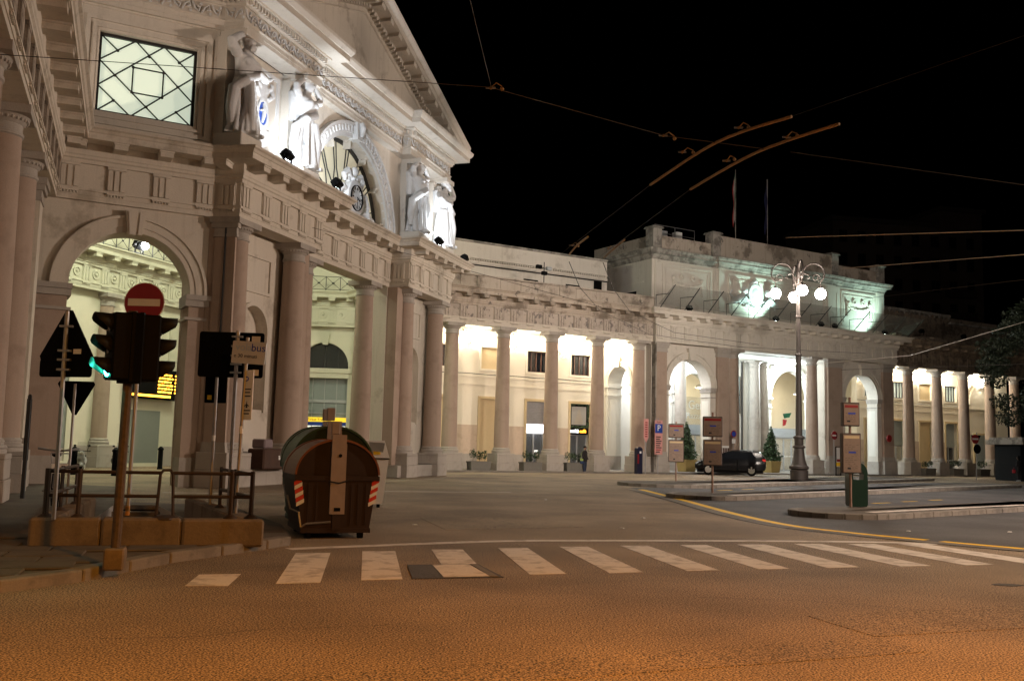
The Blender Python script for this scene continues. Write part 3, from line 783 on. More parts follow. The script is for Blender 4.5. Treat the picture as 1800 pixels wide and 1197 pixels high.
# statues: two kinds, fused skins
def figure(kind):
    m = MB(); N = 26
    rings = []
    for k in range(15):
        z = k / 14 * 2.05; q = 1 - k / 14
        rx = .36 + .22 * q ** 1.4; ry = .27 + .17 * q ** 1.4
        cx = .10 * math.sin(z * 1.3) * (1 if kind else -1)
        ring = []
        for i in range(N):
            a = 2 * math.pi * i / N
            fold = 1 + (.16 * q + .06) * math.sin(7 * a + 1.3 * z + kind) + .09 * q * math.sin(13 * a - z)
            ring.append((cx + rx * fold * math.cos(a), ry * fold * math.sin(a), z))
        rings.append(ring)
    m.loft(rings)
    tr = []
    for z, rx, ry, cx, cy in ((1.85, .34, .25, .1, 0), (2.1, .31, .22, .06, 0), (2.35, .36, .25, .02, -.03), (2.6, .43, .29, 0, -.06), (2.8, .47, .27, 0, -.04), (2.92, .40, .2, 0, 0), (3.0, .2, .16, 0, -.02), (3.2, .14, .14, 0, -.06)):
        tr.append([(cx + rx * math.cos(2 * math.pi * i / N), cy + ry * math.sin(2 * math.pi * i / N), z) for i in range(N)])
    m.loft(tr)
    m.sphere((.02, -.12, 3.36), (.17, .20, .24)); m.sphere((.02, -.31, 3.36), (.035, .05, .06)); m.sphere((0, -.03, 3.47), (.22, .22, .2))
    if kind == 0:
        m.sphere((.02, -.26, 3.18), (.12, .1, .15))
        m.tube([(.42, 0, 2.85), (.80, -.12, 2.95), (.86, -.1, 3.1), (.45, -.12, 3.5), (.22, -.1, 3.62)], [.17, .15, .14, .11, .09], 10)
        m.tube([(-.42, 0, 2.85), (-.68, -.15, 2.5), (-.62, -.3, 2.3), (-.3, -.42, 2.28), (-.08, -.42, 2.35)], [.17, .14, .13, .11, .09], 10)
        m.sphere((-.2, -.26, 2.62), (.2, .1, .15)); m.sphere((.2, -.26, 2.62), (.2, .1, .15))
    else:
        for s_ in (-1, 1):
            m.tube([(s_ * .40, 0, 2.85), (s_ * .72, -.12, 3.0), (s_ * .76, -.12, 3.14), (s_ * .42, -.12, 3.45), (s_ * .2, -.1, 3.6)], [.14, .125, .12, .09, .08], 10)
            m.sphere((s_ * .17, -.28, 2.62), (.14, .14, .14))
    s_ = 1 if kind else -1
    m.tube([(s_ * .42, -.12, 2.7), (s_ * .1, -.34, 2.2), (-s_ * .32, -.3, 1.95), (-s_ * .5, -.02, 1.6), (-s_ * .56, .02, .9), (-s_ * .52, .0, .3)], [.07, .13, .16, .17, .15, .12], 9)
    for k in range(5):
        a = R(-160 + 35 * k)
        m.tube([(.1 + .33 * math.cos(a), .26 * math.sin(a), 2.0), (.42 * math.cos(a), .36 * math.sin(a), 1.1), (.58 * math.cos(a), .46 * math.sin(a), .05)], [.05, .07, .08], 6)
    m.tube([(.15, -.3, 1.9), (.22, -.42, 1.1), (.16, -.42, .1)], [.14, .13, .1], 8)
    m.cbox((.15, -.5, .06), (.16, .3, .12)); m.cbox((-.2, -.45, .06), (.16, .3, .12))
    m.tube([(-.3, .2, 1.9), (-.35, .2, 3.0), (-.2, .15, 3.3)], [.2, .2, .12], 8)
    return remesh(m, 'statue', M_['marble'], .026, 0)
fig = [figure(0), figure(1)]
for i, (t, k, mir) in enumerate(((.72, 0, -1), (5.1, 1, 1), (16.95, 1, 1), (20.7, 0, 1))):
    Ms = FB @ T(t, .38, 12.42) @ S(mir * 1.28, 1.24, 1.03)
    st = place('statue', fig[k], hall, Ms)
    P = FB @ T(t, .45, 0)
    MB().cham(-.68, .68, -.52, .66, 11.74, 12.42, .03).build('statue_plinth', M_[UW], st, False, P)
    MB().cham(-.55, .55, -.45, .66, 16.02, 16.27, .02).build('statue_capital', M_[UW], st, False, P)
    MB().box(-.62, .62, .3, .68, 12.42, 16.02).build('statue_pier', M_[UW], st, False, P)
# ornament panels between statue pairs
def cartouche(seed):
    r = random.Random(seed); m = MB()
    m.archring(0, 0, .36, .5, -.12, .05, S(.82, 1, 1.25), 24, 0, 2 * math.pi)
    for s_ in (-1, 1):
        m.tube([(s_ * .3, -.08, .6), (s_ * .6, -.1, .85), (s_ * .5, -.08, 1.15), (s_ * .2, -.08, 1.0)], [.09, .13, .1, .07], 7)
        m.tube([(s_ * .35, -.08, -.6), (s_ * .6, -.1, -.8), (s_ * .4, -.1, -1.1), (s_ * .1, -.08, -.95)], [.09, .13, .1, .07], 7)
        for k in range(16): m.sphere((s_ * r.uniform(.1, .6), r.uniform(-.14, 0), r.choice((1, -1)) * r.uniform(.65, 1.5)), r.uniform(.06, .13), 6, 4)
    m.box(-.25, .25, -.1, .03, .5, 1.3); m.box(-.25, .25, -.1, .03, -1.3, -.5)
    return remesh(m, 'cartouche', M_['marble'], .035, 1)
oval_m = flat('blue_enamel', (.03, .09, .42), .4)
for i, c in enumerate((2.9, 18.65)):
    Mc = FB @ T(c, 1.0, 14.1)
    MB(FB).box(c - 1.15, c + 1.15, .93, 1.12, 12.3, 15.9).build('panel', M_[UW], hall)
    border(FB, c - 1.05, c + 1.05, 12.4, 15.8, .16, .86, .95, 'panel_moulding', M_['marble'], hall)
    ca = place('cartouche', cartouche(i + 3), hall, Mc)
    MB().lathe([(0, 0), (.4, 0), (.36, .05), (0, .06)], 24, (0, 0, 0), T(0, -.03, 0) @ S(.82, 1, 1.25) @ RX(R(90))).build('oval_field', oval_m, ca, True, Mc)
    MB().tube([(-.06, -.1, -.38), (0, -.12, -.1), (.05, -.12, .2), (-.02, -.1, .38)], [.05, .09, .1, .05], 8).tube([(-.22, -.1, .05), (.0, -.12, .15), (.22, -.1, .1)], [.04, .06, .04], 6).build('oval_figure', M_['marble'], ca, True, Mc)
# upper entablature
UP = [W2(FD, -1.5, -.05), W2(FD, 5.15, -.05), W2(FB, .3, -.25), W2(FB, 6.1, -.25), W2(FB, 6.1, -.7), W2(FB, 15.56, -.7), W2(FB, 15.56, -.25), W2(FB, TR, -.25), W2(FB, TR, -5)]
MB().sweep(UP, [(-.8, 16.25), (0, 16.25), (0, 16.4), (.03, 16.4), (.03, 16.55), (.09, 16.6), (-.8, 16.6)]).build('upper_architrave', M_[UW], hall)
MB().sweep(UP, [(-.8, 16.6), (.0, 16.6), (.0, 17.15), (-.8, 17.15)]).build('upper_frieze', M_[UW], hall)
MB().sweep(UP, [(-.8, 17.15), (.06, 17.15), (.12, 17.22), (.12, 17.42), (.3, 17.46), (.3, 17.55), (.85, 17.58), (.85, 17.82), (.9, 17.84), (1.0, 18.0), (1.02, 18.12), (-.8, 18.3)]).build('upper_cornice', M_[UW], hall)
dn = MB(); sc_f = MB()
for a, b in zip(UP[:-1], UP[1:]):
    a, b = Vector(a), Vector(b); L = (b - a).length; ang = math.atan2(b.y - a.y, b.x - a.x); n = int(L / .2)
    Mf = T(a.x, a.y, 0) @ RZ(ang)
    for k in range(n): dn.box(.1 + k * .2, .2 + k * .2, -.26, -.1, 17.23, 17.41, Mf)
    n = int(L / .34)
    for k in range(n):
        x = .2 + k * .34; s_ = 1 if k % 2 else -1
        sc_f.tube([(x - .15, -.03, 16.87 - .18 * s_), (x - .05, -.05, 16.87 + .05 * s_), (x + .08, -.05, 16.87 + .14 * s_), (x + .12, -.05, 16.87 - .02 * s_), (x + .02, -.05, 16.87 - .04 * s_)], .035, 5, Mf)
        sc_f.sphere((x + .14, -.03, 16.87 - .15 * s_), .06, 5, 4, Mf)
tag(dn.build('dentil_band', M_[UW], hall), kind='stuff')
tag(sc_f.build('carved_frieze', M_['marble'], hall), kind='stuff')
# pediment
ZE, ZA, TE0, TE1 = 18.2, 22.2, -1.0, 22.66
MB(FB).prism([(TE0 + .4, ZE), (TE1 - .4, ZE), (CX, ZA - .1)], .75, 1.6).build('tympanum', M_['plaster'], hall)
RK = [(.2, -.35), (.2, -.1), (-.15, -.08), (-.2, .05), (-.85, .08), (-.85, .34), (-.92, .36), (-1.02, .52), (-1.05, .66), (1.2, .7), (1.2, -.35)]
slope = (ZA - ZE) / (CX - TE0)
for sgn, te in ((1, TE0), (-1, TE1)):
    rings = [[(t, .75 + o if o < 1 else 1.7, z + h) for o, h in RK] for t, z in ((te - sgn * .35, ZE - .35 * slope), (CX, ZA))]
    MB(FB).loft(rings).build('raking_cornice', M_[UW], hall)
    md = MB().box(-.2, .2, -.74, .02, -.19, .04).mesh('rake_modillion', M_[UW])
    n = 12
    for k in range(n):
        f_ = (k + .6) / n; t = te + (CX - te) * f_; z = ZE + (ZA - ZE) * f_
        place('rake_modillion', md, hall, FB @ T(t, .70, z + .03) @ RY(-sgn * math.atan(slope)))
    dn2 = MB(FB)
    for k in range(46):
        f_ = (k + .5) / 46; t = te + (CX - te) * f_; z = ZE + (ZA - ZE) * f_
        dn2.box(-.06, .06, .50, .76, -.3, -.13, T(t, 0, z) @ RY(-sgn * math.atan(slope)))
    tag(dn2.build('rake_dentils', M_[UW], hall), kind='stuff')
    # thin inner moulding on the tympanum
    MB(FB).tube([(te + sgn * 2.6, .72, ZE + .3), (CX, .72, ZE + .3 + (abs(CX - te) - 2.6) * slope)], .05, 4).build('tympanum_moulding', M_['plaster'], hall)
MB(FB).prism([(TE0, ZE - .2), (TE1, ZE - .2), (CX, ZA + .3)], 1.6, 16).build('roof', M_['ledge'], hall)
MB().slab([W2(FD, -3, -1.1), W2(FD, 5.2, -1.1), W2(FB, 1.5, -2.3), W2(FB, 21, -2.3), (-9, 67), (-19.5, 67), (-29, 38)], 15.9, 16.2).build('ceiling', M_['inner'], hall)
# floodlights on the cornice
fl_m = M_['black']
flens = lit('flood_lens', (.85, .93, 1.0), 30)
def floodlight(parent, M, aim_rot=R(50), lens=True):
    h = MB().cham(-.22, .22, -.13, .13, -.17, .17, .03).box(-.2, .2, .13, .2, -.14, .14, None, .0, .0).build('floodlight', fl_m, parent, True, M @ T(0, 0, .38) @ RX(aim_rot))
    MB().box(-.26, -.23, -.03, .03, 0, .42).box(.23, .26, -.03, .03, 0, .42).box(-.26, .26, -.05, .05, 0, .03).build('floodlight_bracket', fl_m, h, False, M)
    if lens: MB().box(-.19, .19, -.15, -.131, -.14, .14, RZ(math.pi)).build('floodlight_lens', flens, h, False, M @ T(0, 0, .38) @ RX(aim_rot))
    return h
COOL = (.86, .93, 1.0)
for t, v, beams in ((2.0, .8, (((5.3, -.1, 13.5), 520, 75), ((2.4, .0, 16.5), 380, 150))), (5.95, .8, (((9.6, -.6, 16.2), 850, 120),)), (17.3, .8, (((20.8, -.1, 13.5), 460, 75), ((18.0, .0, 16.5), 520, 150)))):
    fx = floodlight(hall, FB @ T(t, -v, 11.72), R(-35))
    for tgt, w_, ang in beams:
        l0 = FB @ Vector((t, -v + .2, 12.3)); l1 = FB @ Vector((tgt[0], -tgt[1], tgt[2]))
        lamp('flood_beam', 'SPOT', l0, w_, COOL, fx, .12, l1, ang, .6)
floodlight(hall, FB @ T(21.9, -.55, 11.72) , R(-20), False)
# ---------- interior of the hall
FW1 = T(-22.94, 50.28, 0) @ RZ(R(70)); FW2 = T(-13.73, 65.86, 0) @ RZ(R(5.6))
X12 = isect(FW1, 0, FW2, 0)
rosm = MB().archring(0, 10.22, .16, .27, -.06, .02, None, 14, 0, 2 * math.pi).sphere((0, -.04, 10.22), (.1, .06, .1), 8, 6).mesh('rosette', M_['inner'], True)
ip = [W2(FW1, -14, 0), X12, W2(FW2, 3.1, 0), (-8.6, 63.0)]
entablature(hall, ip, 'inner', 'inner', 'inner', 1.32, ros=rosm)
inr = MB()
s1 = 20.5
inr.box(-14, s1, .45, 1.2, 0, 9.395, FW1); inr.box(-14, s1, .5, 1.2, 11.7, 15.9, FW1)
inr.build('inner_wall', M_['inner'], hall)
MB(FW2).archwall(-6, 3.6, 0, 9.395, 1.12, 1.6, 6.75, .45, 1.2, seg=20).box(-6, 3.6, .5, 1.2, 11.7, 15.9).build('inner_wall', M_['inner'], hall)
MB().slab([(-10.6, 66.3), (-8.6, 63.0), (-8.2, 63.2), (-9.8, 66.8)], 0, 9.39).build('inner_wall', M_['inner'], hall)
MB(FW2).archring(1.12, 6.75, 1.602, 2.0, .36, .5, None, 20).build('archivolt', M_['inner'], hall)
MB(FW2).prism([(.95, 8.2), (1.3, 8.2), (1.4, 8.95), (.85, 8.95)], .25, .5).build('keystone', M_['inner'], hall)
lun = MB(FW2).box(-.48, 2.72, .8, .83, 6.6, 8.4).build('lunette_window', M_['glass_dark'], hall)
MB(FW2).box(1.1, 1.16, .74, .8, 6.6, 8.4).box(2.0, 2.05, .74, .8, 6.6, 8.3).box(.1, .15, .74, .8, 6.6, 8.3).build('glazing_bar', M_['iron'], lun)
MB(FW2).box(-.7, 2.95, .3, 1.0, 6.3, 6.6).box(-.55, 2.8, .38, 1.0, 5.95, 6.3).build('transom', M_['inner'], hall)
drf = MB(FW2).box(-.48, 2.72, .88, .9, 2.75, 5.95).build('door_screen', flat('frosted_screen', (.24, .27, .26), .4, var=.05), hall)
for x in (-.48, .35, 1.15, 1.95, 2.66): MB(FW2).box(x, x + .06, .82, .9, 0, 5.95).build('screen_mullion', M_['grey_frame'], drf)
MB(FW2).box(-.48, 2.72, .8, .89, 4.3, 4.5).box(-.48, 2.72, .8, .89, 3.55, 3.62).build('screen_rail', M_['grey_frame'], drf)
MB(FW2).box(-.48, 2.72, .76, .8, 3.0, 3.3).build('sign_band', lit('lit_yellow_sign', (.80, .55, .03), .7), drf)
MB(FW2).box(-.48, 2.72, .77, .8, 2.74, 2.98).build('sign_band', M_['sign_blue'], drf)
text('sign_lettering', 'Ticket Trenitalia', .24, M_['txt_black'], drf, FW2 @ T(.9, .755, 3.14))
MB(FW2).box(-.48, 2.72, 1.2, 1.25, 0, 2.74).build('lit_interior', lit('lit_ticket_hall', (.9, .92, .8), .9), drf)
MB(FW2).box(1.9, 2.4, 1.1, 1.18, 1.6, 2.1).build('poster', lit('red_screen', (.7, .05, .03), .8), drf)
MB(FW2).box(-.4, .35, 1.1, 1.18, 2.1, 2.6).build('poster', lit('yellow_screen', (.75, .6, .05), .7), drf)
for t in (-5.2, 3.15, 11.5): column(hall, FW1 @ T(t, .42, 0))
MB(FW1).archring(-.9, 6.4, 1.7, 2.05, .36, .5, None, 20).build('archivolt', M_['inner'], hall)
MB(FW1).archring(-.9, 6.4, .01, 1.7, .43, .46, None, 20).build('blind_lunette', M_['glass_dark'], hall)
MB(FW1).box(-2.6, .8, .40, .47, 1.0, 6.3).build('blind_door', M_['grey_door'], hall)
border(FW1, -2.95, 1.15, .0, 6.4, .35, .34, .46, 'door_surround', M_['inner'], hall)
MB(FW1).box(5.5, 8.0, .38, .46, .1, 3.2).build('steel_door', M_['grey_door'], hall)
border(FW1, 5.3, 8.2, 0, 3.4, .2, .36, .47, 'door_surround', M_['inner'], hall)
border(FW1, 4.9, 8.6, 6.0, 8.3, .12, .38, .46, 'panel_moulding', M_['inner'], hall)
MB(FW1).box(-14, s1, .41, .46, 0, 1.15).build('dado', M_['stone'], hall)
rp = MB().tube([(0, 0, 0), (0, 0, .95)], .025, 5).tube([(0, 0, .95), (.95, 0, .95)], .022, 5).tube([(0, 0, .08), (.95, 0, .08)], .018, 5).tube([(0, 0, .1), (.95, 0, .93)], .014, 4).tube([(0, 0, .93), (.95, 0, .1)], .014, 4).sphere((.475, 0, .515), (.1, .02, .06), 6, 4).mesh('railing_panel', M_['iron'])
for k in range(32): place('railing_panel', rp, hall, FW1 @ T(-12 + k * .95, -.8, 11.72))
for k in range(8): place('railing_panel', rp, hall, FW2 @ T(-4.6 + k * .95, -.8, 11.72))
fx = floodlight(hall, FW1 @ T(4.3, -.55, 11.8) @ S(1.3, 1.3, 1.3), R(30), False)
MB(FW1).sphere((4.3, -.95, 12.25), .2, 12, 8).build('lamp_bulb', lit('hall_lamp', (.93, .97, 1.0), 60), fx, True)
HALLC = (.95, 1.0, .76)
for x, y, z, w_ in ((-17.0, 47, 15.45, 1700), (-11.5, 56, 15.45, 1400), (-19, 41, 15.45, 900)):
    ph = MB(T(x, y, z)).lathe([(.3, .44), (.42, .3), (.42, .05), (.38, .05)], 12).build('ceiling_lamp', M_['grey_frame'], hall, True)
    MB(T(x, y, z)).sphere((0, 0, .08), .26, 10, 6).build('lamp_bulb', lit('pendant_glow', HALLC, 12), ph, True)
    lamp('hall_light', 'POINT', (x, y, z - .25), w_, HALLC, ph, .25)
# departure board hung on the inner wall
bd = thing('departure_board', 'black departure board with amber rows of text inside the left arch', 'display board', FW1 @ T(7.0, .0, 3.9))
MB(FW1).cham(4.9, 9.1, -.1, .3, 3.85, 5.6, .03).build('board_case', M_['black'], bd)
amb = lit('amber_led', (1.0, .42, .03), 6)
for k in range(6):
    z = 5.25 - k * .2; r_ = random.Random(k)
    x = 7.1
    while x < 8.3:
        w_ = r_.uniform(.12, .4); MB(FW1).box(x, min(x + w_, 8.35), -.13, -.1, z, z + .09).build('text_row', amb, bd); x += w_ + .1
    MB(FW1).box(8.55, 8.8, -.13, -.1, z, z + .09).build('text_row', amb, bd)
MB(FW1).box(5.0, 8.2, -.13, -.1, 3.98, 4.1).build('text_row', amb, bd)
MB(FW1).tube([(5.6, .1, 5.6), (5.6, .45, 6.2)], .04, 5).tube([(8.4, .1, 5.6), (8.4, .45, 6.2)], .04, 5).build('board_bracket', M_['iron'], bd)
# ------------------------------------------------------------------ colonnade wings and pavilion
floor = tag(MB(FA).cham(-6, 66, -1.15, 14, 0.0, .11, .015).build('arcade_floor', M_['kerb']), kind='structure')
wp = [W2(FA, -3.6, .46), W2(FA, 16.0, .46)]
pp = [W2(FA, 16.0, .46), W2(FA, 16.0, .8), W2(FA, 42.4, .8), W2(FA, 42.4, .46)]
rp2 = [W2(FA, 42.4, .46), W2(FA, 66, .46)]
entablature(wing, wp, 'plaster', 'frieze', 'weather', 1.27, post=pp[1])
entablature(pav, pp, 'plaster_up', 'plaster_up', 'plaster_up', 1.3, pre=wp[0], post=rp2[1])
entablature(wing2, rp2, 'unlit_ruin', 'unlit_ruin', 'unlit_ruin', 1.27, pre=pp[2])  # dark material also carries the shade of the unlit entablature
for t in (0, 3.83, 7.65, 11.48, 15.1): column(wing, FA @ T(t, 0, 0))
for t in (44.85, 48.8, 52.65, 56.6, 60.5): column(wing2, FA @ T(t, 0, 0))
# uneven parapet blocks over the left wing
x = -3.6; rr = random.Random(5)
while x < 15.7:
    L = min(rr.uniform(1.2, 2.0), 15.85 - x); h = 12.48 + rr.uniform(-.03, .02)
    MB(FA).cham(x + .004, x + L - .004, -.78 + rr.uniform(-.03, .02), .1, 11.70, h, .03).build('parapet_block', M_['weather'], wing); x += L
MB(FA).box(-3.6, 15.85, -.86, .1, 12.485, 12.58).build('parapet_coping', M_['weather'], wing)
x = 42.6
while x < 65:
    L = rr.uniform(1.0, 2.2); MB(FA).cham(x, x + L - .02, -.7 + rr.uniform(-.08, .05), .1, 11.70, 12.2 + rr.uniform(-.2, .1), .05).build('parapet_block', M_['unlit_ruin'], wing2); x += L
for f_, x0, x1, mt in ((wing, -3.6, 15.9, 'warm_pl'), (wing2, 42.6, 66, 'warm_pl')):
    MB(FA).box(x0, x1, .30, 4.7, 9.80, 9.98).build('arcade_ceiling', M_[mt], f_)
# back wall of a bay with real openings
UPC = (1.0, .92, .75)
bowl = MB().lathe([(.03, -.06), (.1, -.05), (.16, .0), (.17, .04)], 12).mesh('wall_lamp', M_['sign_white'], True)
bulb_m = lit('uplight_glow', (1.0, .86, .66), 14)
bulb = MB().lathe([(.0, .035), (.15, .03), (.15, .05), (.0, .06)], 12).mesh('lamp_bulb', bulb_m, True)
def bay(parent, c, hw, win='blind', door='blind', lamps=True, watts=265):
    y0, y1 = 4.2, 4.75; M = FA
    x0, x1 = c - hw, c + hw
    MB(M).box(x0, c - .86, y0, y1, 0, 9.8).box(c + .86, x1, y0, y1, 0, 9.8).box(c - .86, c + .86, y0, y1, 8.5, 9.8).box(c - .86, c + .86, y0, y1, 4.9, 7.0).build('back_wall', M_['warm_pl'], parent)
    MB(M).box(x0, c - 1.04, y0 - .02, y0 + .1, 1.1, 3.08).box(c + 1.04, x1, y0 - .02, y0 + .1, 1.1, 3.08).build('dado', M_['beige_stone'], parent)
    MB(M).box(x0, c - 1.04, y0 - .05, y0 + .1, 0, 1.1).box(c + 1.04, x1, y0 - .05, y0 + .1, 0, 1.1).build('plinth', M_['stone'], parent)
    MB(M).box(x0, x1, y0 - .09, y0 + .05, 6.40, 6.52).box(x0, x1, y0 - .06, y0 + .05, 5.84, 5.98).box(x0, x1, y0 - .03, y0 + .05, 5.98, 6.40).build('string_course', M_['warm_pl'], parent)
    MB(M).box(x0, x1, y0 - .25, y0 + .05, 9.62, 9.795).box(x0, x1, y0 - .12, y0 + .05, 9.42, 9.62).build('ceiling_cornice', M_['warm_pl'], parent)
    dn_ = MB(M)
    n = int(2 * hw / .22)
    for k in range(n): dn_.box(x0 + k * .22, x0 + k * .22 + .11, y0 - .19, y0 - .1, 9.50, 9.615)
    tag(dn_.build('dentil_band', M_['warm_pl'], parent), kind='stuff')
    MB(M).tube([(x0, y0 - .06, 6.62), (c, y0 - .05, 6.58), (x1, y0 - .06, 6.62)], .025, 5).build('cable', M_['iron'], parent)
    border(M, c - 1.02, c + 1.02, 6.84, 8.66, .155, y0 - .05, y0 + .1, 'window_surround', M_['warm_pl'], parent)
    MB(M).box(c - 1.04, c - .86, y0 - .06, y0 + .12, .3, 5.08).box(c + .86, c + 1.04, y0 - .06, y0 + .12, .3, 5.08).box(c - .86, c + .86, y0 - .06, y0 + .12, 4.9, 5.08).build('door_surround', M_['beige'], parent)
    if win == 'blind': MB(M).box(c - .86, c + .86, y0 + .12, y0 + .3, 7.0, 8.5).build('blind_window', M_['beige'], parent)
    else:
        w = MB(M).box(c - .86, c + .86, y0 + .25, y0 + .28, 7.0, 8.5).build('window', M_['glass_dark'] if win == 'dark' else lit('window_glow_%d' % int(c), (.55, .62, .55), .35 if win == 'lit' else .0), parent)
        border(M, c - .86, c + .86, 7.0, 8.5, .07, y0 + .17, y0 + .25, 'window_frame', M_['wood_frame'] if win == 'dark' else M_['iron'], w)
        for k in (-.43, 0, .43): MB(M).box(c + k - .035, c + k + .035, y0 + .18, y0 + .25, 7.07, 8.43).build('mullion', M_['wood_frame'] if win == 'dark' else M_['iron'], w)
    if door == 'blind': MB(M).box(c - .86, c + .86, y0 + .16, y0 + .3, 0.1, 4.9).build('blind_door', M_['beige'], parent)
    else:
        d = MB(M).box(c - .86, c + .86, y0 + .42, y0 + .44, .1, 2.62).build('glass_door', M_['glass_clear'], parent)
        border(M, c - .86, c + .86, .1, 2.65, .07, y0 + .35, y0 + .42, 'door_frame', M_['grey_frame'], d)
        MB(M).box(c - .05, c + .05, y0 + .35, y0 + .42, .17, 2.58).build('door_stile', M_['grey_frame'], d)
        MB(M).box(c - .8, c - .05, y0 + .36, y0 + .41, .17, .45).box(c + .05, c + .8, y0 + .36, y0 + .41, .17, .45).build('kick_plate', M_['grey_frame'], d)
        MB(M).box(c - 1.6, c + 1.6, y0 + 2.6, y0 + 2.65, 0, 3.3).build('shop_back', M_['shopdark'], d)
        MB(M).box(c - 1.0, c + 1.0, y0 + .5, y0 + 2.6, 3.3, 3.35).build('shop_ceiling', M_['shopdark'], d)
        if door == 'panel':
            MB(M).box(c - .86, c + .86, y0 + .3, y0 + .36, 2.66, 4.9).build('door_panel', M_['pale_panel'], d)
            MB(M).box(c - .86, c + .86, y0 + .27, y0 + .30, 3.35, 3.39).build('panel_seam', M_['grey_frame'], d)
            dot = MB(M)
            for k in range(8): dot.box(c - .72 + k * .19, c - .64 + k * .19, y0 + .405, y0 + .415, 1.3, 1.42)
            tag(dot.build('door_dots', M_['txt_white'], d), kind='stuff')
    if lamps:
        for k, t in enumerate((c - 1.85, c - 1.05)):
            L = place('wall_lamp', bowl, parent, FA @ T(t, y0 - .22, 8.72)); place('lamp_bulb', bulb, L, FA @ T(t, y0 - .22, 8.72))
            MB(M).tube([(t, y0 - .2, 8.66), (t, y0 + .02, 8.66)], .03, 5).tube([(t, y0 - .01, 8.6), (t, y0 - .01, 8.2)], .015, 4).build('lamp_arm', M_['sign_white'], L)
            lamp('uplight', 'POINT', FA @ Vector((t, y0 - .3, 8.86)), watts, UPC, L, .12)
M_['beige_stone'] = masonry('beige_marble', (.58, .46, .36), (.42, .31, .23), .4, 1.2, .5, gscale=8, grain=.12, streak=.1)
M_['shopdark'] = flat('shop_interior', (.05, .055, .065), .6, var=.8, scale=3)
M_['pale_panel'] = flat('pale_grey_panel', (.36, .42, .42), .5, var=.05)
bay(wing, 1.6, 1.9, 'dark', 'blind'); bay(wing, 5.4, 1.9, 'blind', 'blind'); bay(wing, 9.2, 1.9, 'dark', 'shop'); bay(wing, 13.0, 1.9, 'dark', 'shop')
bay(wing2, 45.2, 1.9, 'lit', 'blind'); bay(wing2, 49.05, 1.93, 'lit', 'panel'); bay(wing2, 52.95, 1.93, 'blind', 'blind'); bay(wing2, 56.8, 1.93, 'lit', 'panel')
# blind arch bay at the far right
MB(FA).box(58.75, 66, 4.2, 4.75, 0, 9.8).build('back_wall', M_['warm_pl'], wing2)
MB(FA).archring(61.7, 6.9, 1.7, 2.1, 4.05, 4.3, None, 18).build('archivolt', M_['warm_pl'], wing2)
MB(FA).box(58.75, 66, 4.1, 4.25, 6.4, 6.52).build('string_course', M_['warm_pl'], wing2)
MB(FA).box(60.4, 63.0, 4.14, 4.22, .1, 3.9).build('blind_door', M_['pale_panel'], wing2)
border(FA, 60.2, 63.2, 0, 4.1, .2, 4.08, 4.24, 'door_surround', M_['beige'], wing2)
for t in (60.3, 62.3):
    L = place('wall_lamp', bowl, wing2, FA @ T(t, 3.9, 8.9)); place('lamp_bulb', bulb, L, FA @ T(t, 3.9, 8.9)); lamp('uplight', 'POINT', FA @ Vector((t, 3.8, 9.05)), 400, UPC, L, .12)
# shop fronts
sg = MB(FA).box(8.34, 10.06, 4.36, 4.42, 3.3, 4.9).build('roller_shutter', flat('shutter_steel', (.25, .25, .25), .45, .5, var=.1), wing)
for k in range(14): MB(FA).box(8.34, 10.06, 4.34, 4.36, 3.32 + k * .113, 3.39 + k * .113).build('shutter_slat', M_['galv'], sg)
MB(FA).box(8.34, 10.06, 4.28, 4.42, 2.66, 3.28).build('lit_fascia', lit('white_fascia', (.95, .95, 1.0), 2.2), wing)
cf = MB(FA).box(12.14, 13.86, 4.30, 4.42, 2.66, 3.12).build('cafe_fascia', M_['black'], wing)
text('sign_lettering', 'mokà', .36, lit('letter_white', (1, 1, 1), 4), cf, FA @ T(12.56, 4.285, 2.9), .012, sx=1.05)
text('sign_lettering', 'café', .36, lit('letter_orange', (1, .42, .03), 4), cf, FA @ T(13.35, 4.285, 2.9), .012, sx=1.05)
po = MB(FA).box(12.14, 13.86, 4.36, 4.42, 3.14, 4.9).build('poster_board', M_['signback'], wing)
MB(FA).box(12.35, 13.65, 4.33, 4.36, 3.36, 4.7).build('poster', flat('poster_grey', (.42, .40, .38), .6, var=.08), po)
tri = MB(FA)
for k in range(7): tri.box(13.0 - .06 - .32 * (1 - k / 7), 13.0 + .06 + .32 * (1 - k / 7), 4.31, 4.33, 3.5 + k * .15, 3.53 + k * .15)
tri.build('poster_tree', M_['beige'], po)
gl = MB(FA); r_ = random.Random(3)
for k in range(150):
    e = r_.randrange(4); u = r_.random()
    x, z = ((12.2 + 1.6 * u, 3.2), (12.2 + 1.6 * u, 4.84), (12.2, 3.2 + 1.64 * u), (13.8, 3.2 + 1.64 * u))[e]
    gl.sphere((x + r_.uniform(-.05, .05), 4.31, z + r_.uniform(-.05, .05)), r_.uniform(.05, .09), 5, 3)
tag(gl.build('garland', M_['green_shade'], po), kind='stuff')
for (x, z, w_, h_, cc) in ((8.5, 1.6, .3, .35, (.9, .75, .1)), (12.25, 2.0, .2, .25, (.7, .85, 1)), (12.3, 1.5, .16, .2, (.4, .7, 1)), (12.5, 1.7, .2, .18, (1, .9, .7)), (12.3, 1.15, .16, .16, (.5, .8, 1)), (9.6, 1.3, .3, .15, (1, .95, .85))):
    MB(FA).box(x, x + w_, 5.0, 5.04, z, z + h_).build('lit_display', lit('display_%d' % int(x * 100 + z * 10), cc, 1.6), wing)
